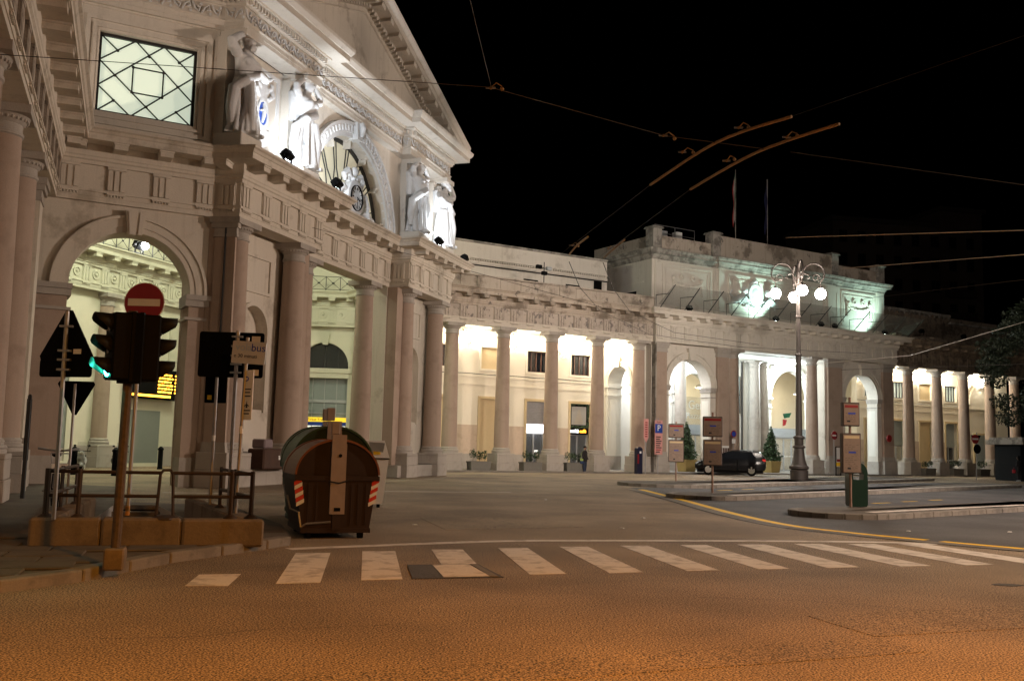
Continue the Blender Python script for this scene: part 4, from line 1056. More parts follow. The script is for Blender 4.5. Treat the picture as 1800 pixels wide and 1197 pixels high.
# attic wall set back over the left wing
MB(FA).box(-3, 14.4, 3.0, 9, 11.6, 15.5).build('attic_wall', M_['plaster_up'], wing)
dn3 = MB(FA)
for k in range(88): dn3.box(-2.9 + k * .195, -2.8 + k * .195, 2.84, 3.0, 14.28, 14.40)
tag(dn3.build('dentil_band', M_['plaster_up'], wing), kind='stuff')
MB(FA).box(-3, 14.4, 2.86, 3.0, 14.42, 14.5).box(-3, 14.4, 2.9, 3.0, 14.1, 14.2).build('attic_moulding', M_['plaster_up'], wing)
MB(FA).box(-3, 14.35, 2.8, 3.05, 15.5, 15.62).build('attic_coping', M_['ledge'], wing)
MB(FA).tube([(-3, 2.85, 13.98), (3, 2.84, 13.95), (14.3, 2.85, 13.98)], .05, 6).build('gutter_pipe', M_['iron'], wing)
for t in (7.7, 11.3):
    MB(FA).box(t - .6, t + .6, 2.97, 3.02, 13.1, 13.45).build('vent', M_['black'], wing)
MB(FA).box(13.2, 13.9, 2.95, 3.02, 12.6, 14.0).build('roof_door', M_['signback'], wing)
mst = MB(FA).tube([(7.0, .2, 12.5), (7.0, .2, 14.2)], .03, 5).build('camera_mast', M_['iron'], wing)
for dx, dz in ((-.45, 1.2), (.35, 1.15), (0, .8)):
    MB(FA).cham(7 + dx - .22, 7 + dx + .18, 0, .25, 12.5 + dz, 12.75 + dz, .03).tube([(7 + dx, .15, 12.6 + dz), (7.0, .2, 12.6 + dz)], .02, 4).build('roof_camera', M_['grey_frame'] if dx > 0 else M_['black'], mst)
# ---------------- pavilion
PV = .25
for t in (24.0, 32.55): column(pav, FA @ T(t, -.25, 0))
for x0, x1, c in ((16.0, 23.4, 19.65), (34.0, 42.35, 38.4)):
    MB(FA).archwall(x0, x1, .1, 9.39, c, 2.0, 6.36, -.3, .75, seg=24).build('arch_wall', M_['plaster_up'], pav)
    MB(FA).archring(c, 6.36, 2.004, 2.2, -.38, -.25, None, 24).archring(c, 6.36, 2.2, 2.42, -.42, -.25, None, 24).archring(c, 6.36, 2.42, 2.52, -.48, -.25, None, 24).build('archivolt', M_['plaster_up'], pav, True)
    MB(FA).prism([(c - .22, 8.25), (c + .22, 8.25), (c + .36, 9.15), (c - .36, 9.15)], -.62, -.2).build('keystone', M_['plaster_up'], pav)
    for s_ in (-1, 1):
        xa, xb = sorted((c + s_ * 1.9, c + s_ * 2.5))
        MB(FA).box(xa, xb, -.46, .80, 6.22, 6.36).box(xa + (.04 if s_ > 0 else 0), xb - (.0 if s_ > 0 else .04), -.41, .77, 6.0, 6.22).box(xa + (.06 if s_ > 0 else 0), xb - (.0 if s_ > 0 else .06), -.38, .77, 5.6, 5.68).build('impost', M_['stone'], pav)
        MB(FA).box(c + s_ * 2.0 - .012 if s_ > 0 else c - 2.5, c + 2.5 if s_ > 0 else c - 2.0 + .012, -.36, .8, .1, 1.15).build('plinth', M_['stone'], pav)
    for s_ in (-1, 1):
        xi = c + s_ * 2.0
        MB(FA).box(min(xi, xi - s_ * .012), max(xi, xi - s_ * .012), -.1, .6, 1.6, 5.4).build('jamb_panel', M_['white_pl'], pav)
for t, w_ in ((16.72, 1.1), (22.75, 1.15), (35.0, 1.7), (41.55, 1.3)): pilaster(pav, FA @ T(t, -.25, 0), w_, .30)
MB(FA).box(16.05, 16.14, -.75, -.32, .3, 9.3).build('drain_pipe', M_['ledge'], pav)
# open vestibule
MB(FA).box(16.6, 42.4, .76, 5.6, 9.30, 9.38).box(23.4, 34.0, -.6, .76, 9.33, 9.39).build('vestibule_ceiling', M_['white_pl'], pav)
def door_set(x0, x1, y, parent):
    gd = MB(FA).box(x0, x1, y, y + .02, .1, 2.9).build('glass_door', M_['glass_clear'], parent)
    border(FA, x0, x1, .1, 3.0, .09, y - .06, y + .02, 'door_frame', M_['grey_frame'], gd)
    MB(FA).box(x0, x1, y - .1, y + .05, 3.0, 3.8).build('door_lintel', M_['grey_frame'], gd)
    n = int((x1 - x0) / .9)
    for k in range(1, n): MB(FA).box(x0 + (x1 - x0) * k / n - .05, x0 + (x1 - x0) * k / n + .05, y - .06, y + .02, .2, 2.9).build('door_stile', M_['grey_frame'], gd)
    dt = MB(FA)
    for k in range(int((x1 - x0 - .2) / .19)): dt.box(x0 + .12 + k * .19, x0 + .2 + k * .19, y - .04, y - .02, 1.35, 1.45)
    tag(dt.build('door_dots', M_['txt_white'], gd), kind='stuff')
for x0, x1, c, hw in ((16.6, 31.0, 25.2, 1.55), (31.0, 41.4, 36.3, 2.4)):
    MB(FA).archwall(x0, x1, .1, 9.3, c, hw, 6.4, 5.5, 6.1, seg=28).build('vestibule_wall', M_['white_pl'], pav)
    MB(FA).archring(c, 6.4, hw + .01, hw + .22, 5.38, 5.52, None, 28).archring(c, 6.4, hw + .22, hw + .42, 5.32, 5.52, None, 28).build('archivolt', M_['white_pl'], pav, True)
    for s_ in (-1, 1):
        xa, xb = sorted((c + s_ * (hw - .1), c + s_ * (hw + .75))); MB(FA).box(xa, xb, 5.28, 6.14, 6.22, 6.4).box(xa, xb, 5.36, 6.12, 5.5, 5.6).build('impost', M_['white_pl'], pav)
        xa, xb = sorted((c + s_ * (hw + .004), c + s_ * (hw + .6))); MB(FA).box(xa, xb, 5.42, 6.11, 1.2, 6.22).build('arch_pier', M_['white_pl'], pav)
        MB(FA).box(xa, xb, 5.40, 6.12, .1, 1.2).build('plinth', M_['stone'], pav)
    door_set(c - hw, c + hw, 5.9, pav)
me_ws = MB().lathe(shaft_p, 24).mesh('column', M_['stone'], True)
for t, y in ((31.0, 4.5), (32.2, 4.7), (23.0, 4.6), (38.7, 4.5)):
    c = place('column', me_ws, pav, FA @ T(t, y, 0)); place('column_base', me_cbase, c, FA @ T(t, y, 0)); place('capital', me_cap, c, FA @ T(t, y, 0)); place('pedestal', me_ped, c, FA @ T(t, y, 0))
wv = MB(FA).box(29.2, 30.2, 5.40, 5.49, 4.9, 8.0).build('window', lit('vestibule_window', (.5, .58, .55), .3), pav)
for k in (29.2, 29.68, 30.15): MB(FA).box(k, k + .05, 5.33, 5.40, 4.9, 8.0).build('mullion', M_['iron'], wv)
MB(FA).box(29.2, 30.2, 5.33, 5.40, 6.4, 6.45).build('mullion', M_['iron'], wv)
MB(FA).tube([(30.45, 5.4, .2), (30.45, 5.4, 9.2)], .07, 6).build('drain_pipe', M_['iron'], pav)
CYAN = (.80, .95, 1.0)
vl = MB(FA).cham(33.3, 34.0, 4.55, 4.95, 8.75, 9.05, .04).build('flood_lamp', M_['grey_frame'], pav)
MB(FA).box(33.35, 33.95, 4.5, 4.548, 8.77, 9.03).build('floodlight_lens', lit('vestibule_flood', CYAN, 40), vl)
lamp('vestibule_light', 'POINT', FA @ Vector((33.65, 4.3, 8.8)), 2200, CYAN, vl, .15)
vl2 = MB(FA).cham(19.4, 19.8, 4.6, 4.9, 8.7, 8.9, .03).build('flood_lamp', M_['grey_frame'], pav)
lamp('passage_light', 'POINT', FA @ Vector((19.6, 3.6, 8.6)), 950, (.86, .92, 1.0), vl2, .12)
vl2 = MB(FA).cham(26.0, 26.4, 3.6, 3.9, 8.9, 9.1, .03).build('flood_lamp', M_['grey_frame'], pav)
lamp('passage_light', 'POINT', FA @ Vector((26.2, 3.4, 8.7)), 900, CYAN, vl2, .12)
# concourse behind
MB(FA).box(16, 52, 13.0, 13.4, 0, 9.6).build('concourse_wall', M_['warm_pl'], pav)
MB(FA).box(15.6, 52, 5.6, 13.4, 9.6, 9.8).build('concourse_ceiling', M_['warm_pl'], pav)
MB(FA).box(15.6, 16, 5.6, 13.4, 0, 9.6).box(51.6, 52, 5.6, 13.4, 0, 9.6).build('concourse_wall', M_['warm_pl'], pav)
for c in (18.5, 22.5, 26.2, 33.9, 37.5, 41):
    wv = MB(FA).box(c - .6, c + .6, 12.9, 12.98, 5.2, 7.6).build('window', M_['glass_dark'], pav)
    MB(FA).box(c - .04, c + .04, 12.84, 12.9, 5.2, 7.6).box(c - .6, c + .6, 12.84, 12.9, 6.3, 6.36).build('mullion', M_['iron'], wv)
for x, w_ in ((20.0, 450), (29.0, 600), (41, 500)):
    cl = MB(FA).lathe([(.02, 2.4), (.02, .4), (.3, .3), (.4, .1)], 12, (x, 9.0, 7.0)).build('pendant_lamp', M_['sign_white'], pav, True)
    lamp('concourse_light', 'POINT', FA @ Vector((x, 9.0, 7.0)), w_, (1.0, .90, .66), cl, .2)
scr = MB(FA).box(25.0, 31.0, 8.0, 8.05, 3.6, 6.2).build('lettered_screen', M_['glass_clear'], pav)
text('sign_lettering', 'Genova', 1.05, lit('white_letter_glow', (.5, .54, .56), .2), scr, FA @ T(28.4, 7.96, 5.5), .02)
text('sign_lettering', 'Piazza Principe', .7, lit('white_letter_glow2', (.45, .48, .5), .12), scr, FA @ T(28.6, 7.96, 4.6), .02)
gs, rs = flat('logo_green', (.0, .06, .03), .6), flat('logo_red', (.3, .012, .02), .6)
for c in (19.8, 38.5):
    lg = MB(FA).prism([(c - .5, 5.2), (c + .5, 5.32), (c + .25, 4.9), (c - .35, 4.8)], 7.9, 8.0).build('logo_panel', gs, pav)
    MB(FA).prism([(c - .5, 4.7), (c - .08, 4.65), (c - .25, 4.2), (c - .52, 4.1)], 7.9, 8.0).build('logo_stripe', rs, lg)
MB(FA).box(16.2, 42.8, 7.6, 7.7, 3.2, 3.5).build('concourse_beam', M_['grey_frame'], pav)
# arch seen between the last column of the wing and the pavilion
MB(FA).box(14.9, 16.6, 4.2, 4.75, 0, 9.8).build('back_wall', M_['warm_pl'], wing)
XA = FA @ T(15.35, 0, 0) @ RZ(R(90))
MB(XA).archwall(.3, 4.2, .1, 9.79, 2.6, 1.35, 6.4, -1.25, 0, seg=24).build('cross_arch_wall', M_['white_pl'], wing)
MB(XA).archring(2.6, 6.4, 1.36, 1.6, -.02, .08, None, 24).archring(2.6, 6.4, 1.6, 1.72, -.02, .12, None, 24).build('archivolt', M_['warm_pl'], wing, True)
MB(XA).prism([(2.42, 7.66), (2.78, 7.66), (2.88, 8.4), (2.32, 8.4)], -.05, .2).build('keystone', M_['warm_pl'], wing)
for x0, x1 in ((3.85, 4.2), (.9, 1.35)): MB(XA).box(x0, x1, -1.3, .1, 6.22, 6.4).box(x0, x1, -1.28, .06, 5.6, 5.7).build('impost', M_['white_pl'], wing)
MB(XA).box(3.92, 3.96, -1.0, -.25, 1.6, 5.3).build('jamb_panel', M_['white_pl'], wing)
MB(XA).box(3.9, 4.2, -1.28, .04, .1, 1.15).build('plinth', M_['stone'], wing)
lamp('end_uplight', 'POINT', FA @ Vector((14.6, 2.6, 9.2)), 300, UPC, wing, .12)
MB(FA).sphere((14.9, 1.3, 9.3), (.2, .2, .12), 10, 6).build('wall_lamp', bulb_m, wing, True)
# attic of the pavilion
AX0, AX1, AY = 17.2, 43.4, 1.2
MB(FA).box(AX0, AX1, AY, 9, 11.6, 16.2).box(23.7, 36.9, AY - .25, AY + .1, 11.6, 16.2).build('attic_wall', M_['plaster_up'], pav)
ap = [W2(FA, AX0, -8.9), W2(FA, AX0, -AY), W2(FA, 23.7, -AY), W2(FA, 23.7, -AY + .25), W2(FA, 36.9, -AY + .25), W2(FA, 36.9, -AY), W2(FA, AX1, -AY), W2(FA, AX1, -8.9)]
MB().sweep(ap, [(-.5, 15.85), (.06, 15.85), (.06, 16.0), (.12, 16.04), (.2, 16.2), (.45, 16.24), (.45, 16.4), (.52, 16.45), (.58, 16.6), (-.5, 16.72)]).build('attic_cornice', M_['ledge'], pav)
MB(FA).box(AX0 + .2, 23.6, AY + .1, AY + .7, 16.66, 17.75).box(37.0, AX1 - .2, AY + .1, AY + .7, 16.66, 17.75).box(AX0 + .2, AX0 + .7, AY + .7, 8.8, 16.66, 17.7).build('attic_parapet', M_['weather'], pav)
MB(FA).box(23.7, 36.9, AY - .1, AY + .8, 16.69, 18.45).build('attic_parapet', M_['weather'], pav)
for t in (17.6, 23.55, 37.0, 42.9):
    MB(FA).cham(t - .42, t + .42, AY - .18, AY + .75, 16.71, 18.2 if t in (17.6, 42.9) else 18.55, .03).box(t - .55, t + .55, AY - .3, AY + .85, 18.2 if t in (17.6, 42.9) else 18.55, 18.35 if t in (17.6, 42.9) else 18.7, None, .08, .08).build('parapet_pier', M_['ledge'], pav)
for x0, x1, y in ((18.2, 23.1, AY), (37.8, 42.2, AY)):
    border(FA, x0, x1, 12.6, 15.6, .14, y - .08, y + .05, 'panel_moulding', M_['plaster_up'], pav)
    border(FA, x0 + .3, x1 - .3, 12.9, 15.3, .08, y - .05, y + .05, 'panel_moulding', M_['plaster_up'], pav)
    m = MB(); c = (x0 + x1) / 2; n = 22
    for k in range(n + 1):
        u = k / n * 2 - 1; m.sphere((u * 1.35, -.05, .35 * u * u + .05 * math.sin(k * 2)), .11 + .05 * (1 - abs(u)), 7, 5)
    for s_ in (-1, 1):
        m.archring(s_ * .55, .75, .12, .25, -.1, .05, None, 12, 0, 2 * math.pi)
        for k in range(6): m.sphere((s_ * (1.45 + .04 * math.sin(k * 3)), -.05, .5 - k * .2), .1, 6, 4)
        m.sphere((s_ * 1.4, -.06, .6), .2, 7, 5)
    place('festoon_relief', remesh(m, 'festoon_relief', M_['plaster_up'], .04, 1), pav, FA @ T(c, y - .02, 14.0))
    for s_ in (x0 - .75, x1 + .2): MB(FA).box(s_, s_ + .55, y - .1, y + .05, 11.7, 15.84).box(s_ + .12, s_ + .43, y - .13, y + .05, 12.3, 15.3).build('attic_pilaster', M_['plaster_up'], pav)
border(FA, 24.6, 36.0, 12.4, 15.5, .22, AY - .38, AY - .2, 'panel_moulding', M_['plaster_up'], pav)
border(FA, 25.0, 35.6, 12.75, 15.15, .12, AY - .32, AY - .2, 'panel_moulding', M_['plaster_up'], pav)
# coat of arms with reclining beasts
m = MB()
m.sphere((0, -.1, .1), (.85, .3, 1.05), 16, 10); m.archring(0, .1, .7, .95, -.35, .0, S(1, 1, 1.15), 20, 0, 2 * math.pi)
m.tube([(-.5, -.1, 1.1), (0, -.2, 1.5), (.5, -.1, 1.1)], [.15, .22, .15], 7)
for s_ in (-1, 1):
    m.tube([(s_ * 1.0, -.2, -.6), (s_ * 1.7, -.25, -.2), (s_ * 2.4, -.2, -.5), (s_ * 3.0, -.15, -.8)], [.3, .42, .35, .15], 9)
    m.sphere((s_ * 1.5, -.35, .45), (.32, .3, .36), 10, 8); m.sphere((s_ * 1.75, -.5, .38), (.16, .16, .14))
    m.tube([(s_ * 1.4, -.3, -.2), (s_ * 1.1, -.4, -.7), (s_ * .8, -.4, -.8)], [.2, .14, .1], 7)
    m.tube([(s_ * 2.6, -.2, -.4), (s_ * 3.1, -.2, 0), (s_ * 2.9, -.2, .4)], [.1, .08, .1], 6)
    for k in range(10): m.sphere((s_ * random.uniform(.9, 2.8), -.15, random.uniform(-1.0, -.5)), random.uniform(.1, .2), 6, 5)
place('coat_of_arms', remesh(m, 'coat_of_arms', M_['marble'], .05, 1), pav, FA @ T(27.3, AY - .25, 13.9) @ S(.85, 1, .85))
MB(FA @ T(AX0, 0, 0)).box(-.03, .02, 3.0, 4.2, 12.3, 13.6).build('side_window', M_['black'], pav)
MB(FA).box(AX0 - .03, AX0 + .02, 2.2, 8.6, 14.2, 14.28).build('side_moulding', M_['plaster_up'], pav)
# safety netting on struts along the cornice
net = MB(FA).add([(15.6, -1.5, 11.95), (43.2, -1.5, 11.95), (43.4, -2.9, 13.15), (15.8, -2.9, 13.15)], [(0, 1, 2, 3)]).add([(43.2, -1.5, 11.95), (43.4, -2.9, 13.15), (44.4, -.2, 13.0), (43.2, .3, 11.9)], [(0, 1, 2, 3)]).build('safety_net', M_['net'], pav)
for k in range(13):
    t = 15.9 + k * 2.27
    MB(FA).tube([(t, -1.35, 11.75), (t + .05, -2.95, 13.2)], .035, 5).tube([(t, -.9, 12.72), (t + .03, -2.35, 12.66)], .025, 4).tube([(t, -.9, 11.8), (t, -.9, 12.72)], .025, 4).build('net_strut', M_['iron'], net)
GRN = (.62, 1.0, .88)
for t, on, tx, tz, w_ in ((19.2, 0, 0, 0, 0), (28.1, 1, 26.8, 15.3, 1000), (33.2, 0, 0, 0, 0), (34.8, 0, 0, 0, 0), (41.0, 1, 40.0, 14.8, 950)):
    fx = floodlight(pav, FA @ T(t, -.75, 11.74) @ RZ(R(15)), R(-30), bool(on))
    if on: lamp('flood_beam', 'SPOT', FA @ Vector((t, -.55, 12.3)), w_, GRN, fx, .12, FA @ Vector((tx, 1.0, tz)), 125, .6)
for t in (46.5, 52.5, 58): floodlight(wing2, FA @ T(t, -.3, 12.3), R(-20), False)
# roof plant
rfp = MB(FA).cham(19.0, 20.4, 3.2, 4.2, 17.7, 18.7, .04).build('roof_unit', M_['grey_frame'], pav)
MB(FA).tube([(18.6, 2.6, 17.7), (18.6, 2.6, 18.9), (22.6, 2.6, 18.9), (22.6, 2.6, 17.7)], .03, 5).tube([(20.6, 2.6, 17.7), (20.6, 2.6, 18.9)], .03, 5).tube([(18.6, 2.6, 18.3), (22.6, 2.6, 18.3)], .02, 4).build('roof_railing', M_['galv'], rfp)
MB(FA).cham(21.3, 21.9, 3.2, 3.8, 17.7, 18.8, .04).build('vent_cowl', M_['sign_white'], rfp)
# dark attic over the right wing
MB(FA).box(43.4, 70, 3.0, 9, 11.6, 14.9).build('attic_wall', M_['unlit_ruin'], wing2)
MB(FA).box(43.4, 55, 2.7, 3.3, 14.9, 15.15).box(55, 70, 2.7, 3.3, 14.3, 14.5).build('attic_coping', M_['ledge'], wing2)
for k in range(16): MB(FA).box(43.8 + k * .72, 43.95 + k * .72, 2.65, 2.75, 14.7, 14.9).build('eave_bracket', M_['ledge'], wing2)
# flags on the roof
def flag(t, z1, label, bands):
    p = FA @ Vector((t, 2.6, 17.7))
    th = thing('flagpole', label, 'flag', T(p.x, p.y, p.z))
    MB(T(p.x, p.y, 0)).tube([(0, 0, 17.2), (0, 0, z1)], .035, 6).build('pole', M_['ledge'], th)
    for k, (mat) in enumerate(bands):
        mb = MB(T(p.x, p.y, 0)); vs = []; n = 10; zt = z1 - .2
        rows = []
        for j in range(n + 1):
            z = zt - 3.6 * j / n
            rows.append([(-.02 - .34 * (u + 0) / 3 * (.55 + .1 * math.sin(j)), .10 * math.sin(j * .9 + u * 2.2), z - u * .35) for u in (k, k + 1)])
        vs = [q for r in rows for q in r]
        mb.add(vs, [(2 * j, 2 * j + 1, 2 * j + 3, 2 * j + 2) for j in range(n)])
        o = mb.build('flag_cloth', mat, th)
        sm_ = o.modifiers.new('thick', 'SOLIDIFY'); sm_.thickness = .02
flag(27.0, 24.6, 'limp tricolour flag on a thin pole over the pavilion attic', (flat('flag_green', (.01, .08, .03), .8), flat('flag_white', (.4, .38, .36), .8), flat('flag_red', (.3, .02, .02), .8)))
flag(30.6, 24.4, 'limp dark blue flag on a pole right of the tricolour', (flat('flag_blue', (.004, .006, .04), .8), flat('flag_blue2', (.004, .006, .04), .8), flat('flag_blue3', (.004, .006, .04), .8)))
# dark apartment block far behind
M_['dim'] = flat('dim_trim', (.03, .022, .016), .9)
apt = thing('apartment_block', 'dim tall apartment block rising behind the crumbling colonnade', 'building', T(57, 140, 0))
FAp = T(45.5, 138, 0) @ RZ(R(12))
MB(FAp).box(0, 24, 0, 14, 0, 35).box(17, 24, -.4, 14, 0, 37.5).build('wall', flat('dim_render', (.055, .038, .027), .9, var=.3, scale=.4), apt)
MB(FAp).box(-.4, 17, -.5, 14, 35, 35.6).box(16.6, 24.4, -.9, 14, 37.5, 38.1).build('roof', M_['dim'], apt)
wmesh = MB().box(-.6, .6, -.05, .1, 0, 1.7).mesh('window', M_['black']); smesh = MB().box(-.75, .75, -.2, .1, -.12, 0).mesh('sill', M_['dim'])
for fl_ in range(6):
    for k in range(8):
        Mw = FAp @ T(1.6 + k * 2.9, -.02 if k < 5 else -.42, 15.5 + fl_ * 3.3)
        w_ = place('window', wmesh, apt, Mw); place('sill', smesh, w_, Mw)
for fl_ in range(4): MB(FAp).box(17.6, 22, -1.6, -.4, 14.8 + fl_ * 3.3, 15.9 + fl_ * 3.3).build('balcony', M_['dim'], apt)
# ------------------------------------------------------------------ street lamp with four globes
GLOW = lit('globe_glow', (1.0, .88, .76), 170)
def lamp_post(x, y, label, group=None):
    t = thing('street_lamp', label, 'street lamp', T(x, y, .0), group)
    L = T(x, y, 0)
    MB(L).lathe([(.52, 0), (.52, .68), (.46, .74), (.56, .80), (.56, .92), (.45, 1.0), (.36, 1.3), (.30, 1.75), (.27, 1.95), (.36, 2.0), (.36, 2.08), (.25, 2.15), (.26, 2.5), (.33, 2.55), (.33, 2.62), (.23, 2.7)], 16).build('lamp_base', M_['lampiron'], t, True)
    MB(L).lathe([(.2, 2.7), (.17, 5.0), (.16, 7.35), (.2, 7.37), (.2, 7.45), (.14, 7.5), (.13, 9.6), (.18, 9.62), (.18, 9.7), (.11, 9.75), (.1, 12.4), (.06, 12.7), (.09, 12.8), (.02, 13.1)], 14).build('pole', M_['lampiron'], t, True)
    for k in range(4):
        a = R(-6 + 90 * k)
        A = L @ RZ(a)
        arc = []
        for j in range(15):
            q = R(180 - j * 16.5); arc.append((.92 + .62 * math.cos(q) + .0, 0, 12.25 + .62 * math.sin(q)))
        MB(A).tube([(.1, 0, 11.6)] + arc, .05, 6).build('scroll_arm', M_['lampiron'], t, True)
        MB(A).tube([(1.05 + (.26 - .012 * j) * math.cos(R(j * 35 - 60)), 0, 12.0 + (.26 - .012 * j) * math.sin(R(j * 35 - 60))) for j in range(14)], .03, 5).tube([(.1, 0, 11.9), (.35, 0, 12.25), (.6, 0, 12.2), (.68, 0, 12.0), (.55, 0, 11.95)], .03, 5).build('scroll_ornament', M_['lampiron'], t, True)
        MB(A).tube([(1.3, 0, 11.76), (1.3, 0, 11.45)], .03, 5).lathe([(.05, 0), (.12, -.1), (.16, -.16)], 10, (1.3, 0, 11.5)).build('lamp_holder', M_['lampiron'], t, True)
        MB(A).sphere((1.3, 0, 11.04), .31, 16, 12).build('globe', GLOW, t, True)
    return t
M_['lampiron'] = flat('lamp_post_paint', (.055, .045, .04), .5, .2, var=.2, scale=9, bump=.15)
lamp_post(16.85, 57.5, 'ornate lamp post with four lit white globes on scroll arms')
lamp_post(31.0, 33.0, 'second ornate four globe lamp post farther along the bus bays')
# ------------------------------------------------------------------ street lights out of view, some added to brighten road and facades
SOD = (1.0, .36, .025)
def cobra(x, y, h, w, label, aim=(0, 0, 0), col=SOD, rad=.25, cone=165, far=4, tz=0):
    t = thing('street_light', label, 'street light', T(x, y, 0))
    MB(T(x, y, 0)).lathe([(.14, 0), (.12, 2), (.08, h)], 10).build('pole', M_['galv'], t, True)
    d = Vector((aim[0] - x, aim[1] - y, 0)).normalized(); e = Vector((x, y, h)) + d * 1.8
    MB().tube([(x, y, h - .1), tuple(Vector((x, y, h + .3)) + d * .6), tuple(e + Vector((0, 0, .35)))], .05, 6).build('arm', M_['galv'], t, True)
    hd = MB(T(e.x, e.y, e.z + .35)).sphere((0, 0, 0), (.5, .25, .14), 12, 6).build('lamp_head', M_['galv'], t, True)
    MB(T(e.x, e.y, e.z + .26)).sphere((0, 0, 0), (.3, .18, .08), 10, 5).build('lamp_lens', lit('sodium_lens', col, 30), t, True)
    lamp('sodium_light', 'SPOT', (e.x, e.y, e.z + .12), w, col, t, rad, (e.x + d.x * far, e.y + d.y * far, tz), cone, .9)
cobra(7.0, -1.6, 8.0, 9800, 'sodium street light at the kerb south of the zebra crossing', (1, 3, 0), SOD, .25, 135, 3)
cobra(19.5, 17.0, 10.0, 6800, 'unseen street light added to warm the road by the nearest bus bay', (6, 24, 0), (1.0, .72, .50), .25, 165, 6)  # out-of-view lamp added to brighten the middle of the road
cobra(-9.0, -16.0, 11.0, 1800, 'street light far down the road south of the crossing', (-4, 6, 0), (1.0, .76, .58))
cobra(-17.0, 13.0, 8.5, 6800, 'unseen added light aimed at the chamfer wall from the left pavement', (-11, 34, 0), (1.0, .80, .64), .25, 62, 20, 10.5)  # lamp added out of view, narrow beam lifts only the chamfer wall
cobra(39.0, 29.0, 10.5, 30000, 'tall street light across the square from the clock portico', (-6, 44, 0), (1.0, .78, .64), .25, 92, 40, 6)
cobra(16.5, 24.0, 11.0, 18000, 'unseen mast light added at the bus bays to brighten the pavilion', (9, 68, 0), (1.0, .86, .74), .25, 80, 40, 7)  # added lamp out of view, cone trimmed to spare the right wing

# ------------------------------------------------------------------ stairwell parapet with railings
class SMB(MB):
    def add(s, vs, fs, M=None):
        out = []
        for p in vs:
            q = M @ Vector(p) if M is not None else Vector(p)
            out.append(SM @ Vector((q.x - q.x / SW * .22 * q.y, q.y, q.z)))
        return MB.add(s, out, fs)
st = thing('stairwell', 'stone underpass stairwell parapet with rusty pipe railings at the kerb', 'stairwell', SM)
xs = [0, .95, 2.05, SW]
for a, b in zip(xs[:-1], xs[1:]): SMB().cham(a + .006, b - .006, 0, .35, .08, .49 + random.uniform(-.01, .01), .035).build('parapet_stone', M_['parapet'], st)
for k in range(5):
    y = .36 + k * .98
    SMB().cham(0, .35, y + .005, y + .97, .08, .49, .03).build('parapet_stone', M_['parapet'], st)
    SMB().cham(SW - .35, SW, y + .005, y + .97, .08, .49, .03).build('parapet_stone', M_['parapet'], st)
SMB().box(.34, .36, .34, SD, -3, .1).box(SW - .36, SW - .34, .34, SD, -3, .1).box(.34, SW - .34, .34, .36, -3, .1).build('shaft_wall', M_['stone'], st)
for k in range(16): SMB().box(.36, SW - .36, SD - .35 * (k + 1), SD - .35 * k, -3.2, -.02 - .17 * k).build('step', M_['kerb'], st)
SMB().cham(.3, SW - .3, SD, SD + .3, 0, .115, .02).build('threshold', M_['kerb'], st)
def rail(pts, z0=.47):
    for i, p in enumerate(pts):
        SMB().tube([(p[0], p[1], z0), (p[0], p[1], 1.18)], .035, 6).lathe([(.11, 0), (.10, .03), (.05, .07)], 8, (p[0], p[1], z0)).build('rail_post', M_['rail'], st, True)
    for a, b in zip(pts[:-1], pts[1:]):
        for z in (1.14, .80): SMB().tube([(*a, z), (*b, z)], .028, 6).build('rail', M_['rail'], st, True)
rail([(.2, .18), (.62, .18)]); rail([(2.75, .18), (3.05, .18)])
SMB().tube([(.2, .18, 1.14), (1.72, .18, 1.14)], .028, 6).build('rail', M_['rail'], st); SMB().tube([(.2, .18, .80), (1.72, .18, .80)], .028, 6).build('rail', M_['rail'], st)
SMB().tube([(1.9, .18, 1.14), (3.05, .18, 1.14)], .028, 6).build('rail', M_['rail'], st); SMB().tube([(1.9, .18, .80), (3.05, .18, .80)], .028, 6).build('rail', M_['rail'], st)
SMB().tube([(1.69, .18, .48), (1.72, .18, 1.12), (1.76, .18, 1.18), (1.86, .18, 1.18), (1.9, .18, 1.12), (1.93, .18, .48)], .025, 6).lathe([(.2, .47), (.19, .5), (.1, .53)], 10, (1.81, .18, 0)).build('rail_loop', M_['rail'], st, True)
rail([(3.05, .18), (3.05, 1.35), (3.05, 2.5)]); rail([(.18, .18), (.18, 1.6), (.18, 3.2)])

# ------------------------------------------------------------------ poles and sign backs round the stairwell
def pole(parent, x, y, z0, z1, r=.03, mat='galv', dx=0.0):
    return MB().tube([(x, y, z0), (x + dx, y, z1)], r, 8).build('pole', M_[mat], parent, True)
def rrect(x0, x1, z0, z1, y0, y1, r=.04):
    pts = []
    for cx, cz, a0 in ((x1 - r, z1 - r, 0), (x0 + r, z1 - r, 90), (x0 + r, z0 + r, 180), (x1 - r, z0 + r, 270)):
        for k in range(4): a = R(a0 + k * 30); pts.append((cx + r * math.cos(a), cz + r * math.sin(a)))
    return pts, y0, y1
def clamps(parent, x, y, zs, w=.09):
    for z in zs: MB().box(x - w, x + w, y - .045, y + .02, z - .015, z + .015).build('clamp', M_['galv'], parent)
t = thing('road_sign', 'triangular warning sign seen from behind, leftmost pole of the stairwell', 'road sign', T(-6.36, 13.98, .48))
pole(t, -6.36, 13.98, .48, 3.42, .032, dx=-.02)
Mx = T(-6.38, 14.04, 2.98) @ RZ(R(-12))
MB(Mx).prism([(-.40, -.28), (.40, -.28), (.43, -.2), (.05, .46), (-.05, .46), (-.43, -.2)], 0, .02).build('sign_plate', M_['signback'], t)
MB(Mx).prism(rrect(-.42, .42, -.5, -.24, 0, 0)[0], .005, .022).build('sub_plate', M_['signback'], t)
MB(Mx).box(.12, .24, -.012, -.001, -.17, -.1).build('sticker', M_['sign_white'], t)
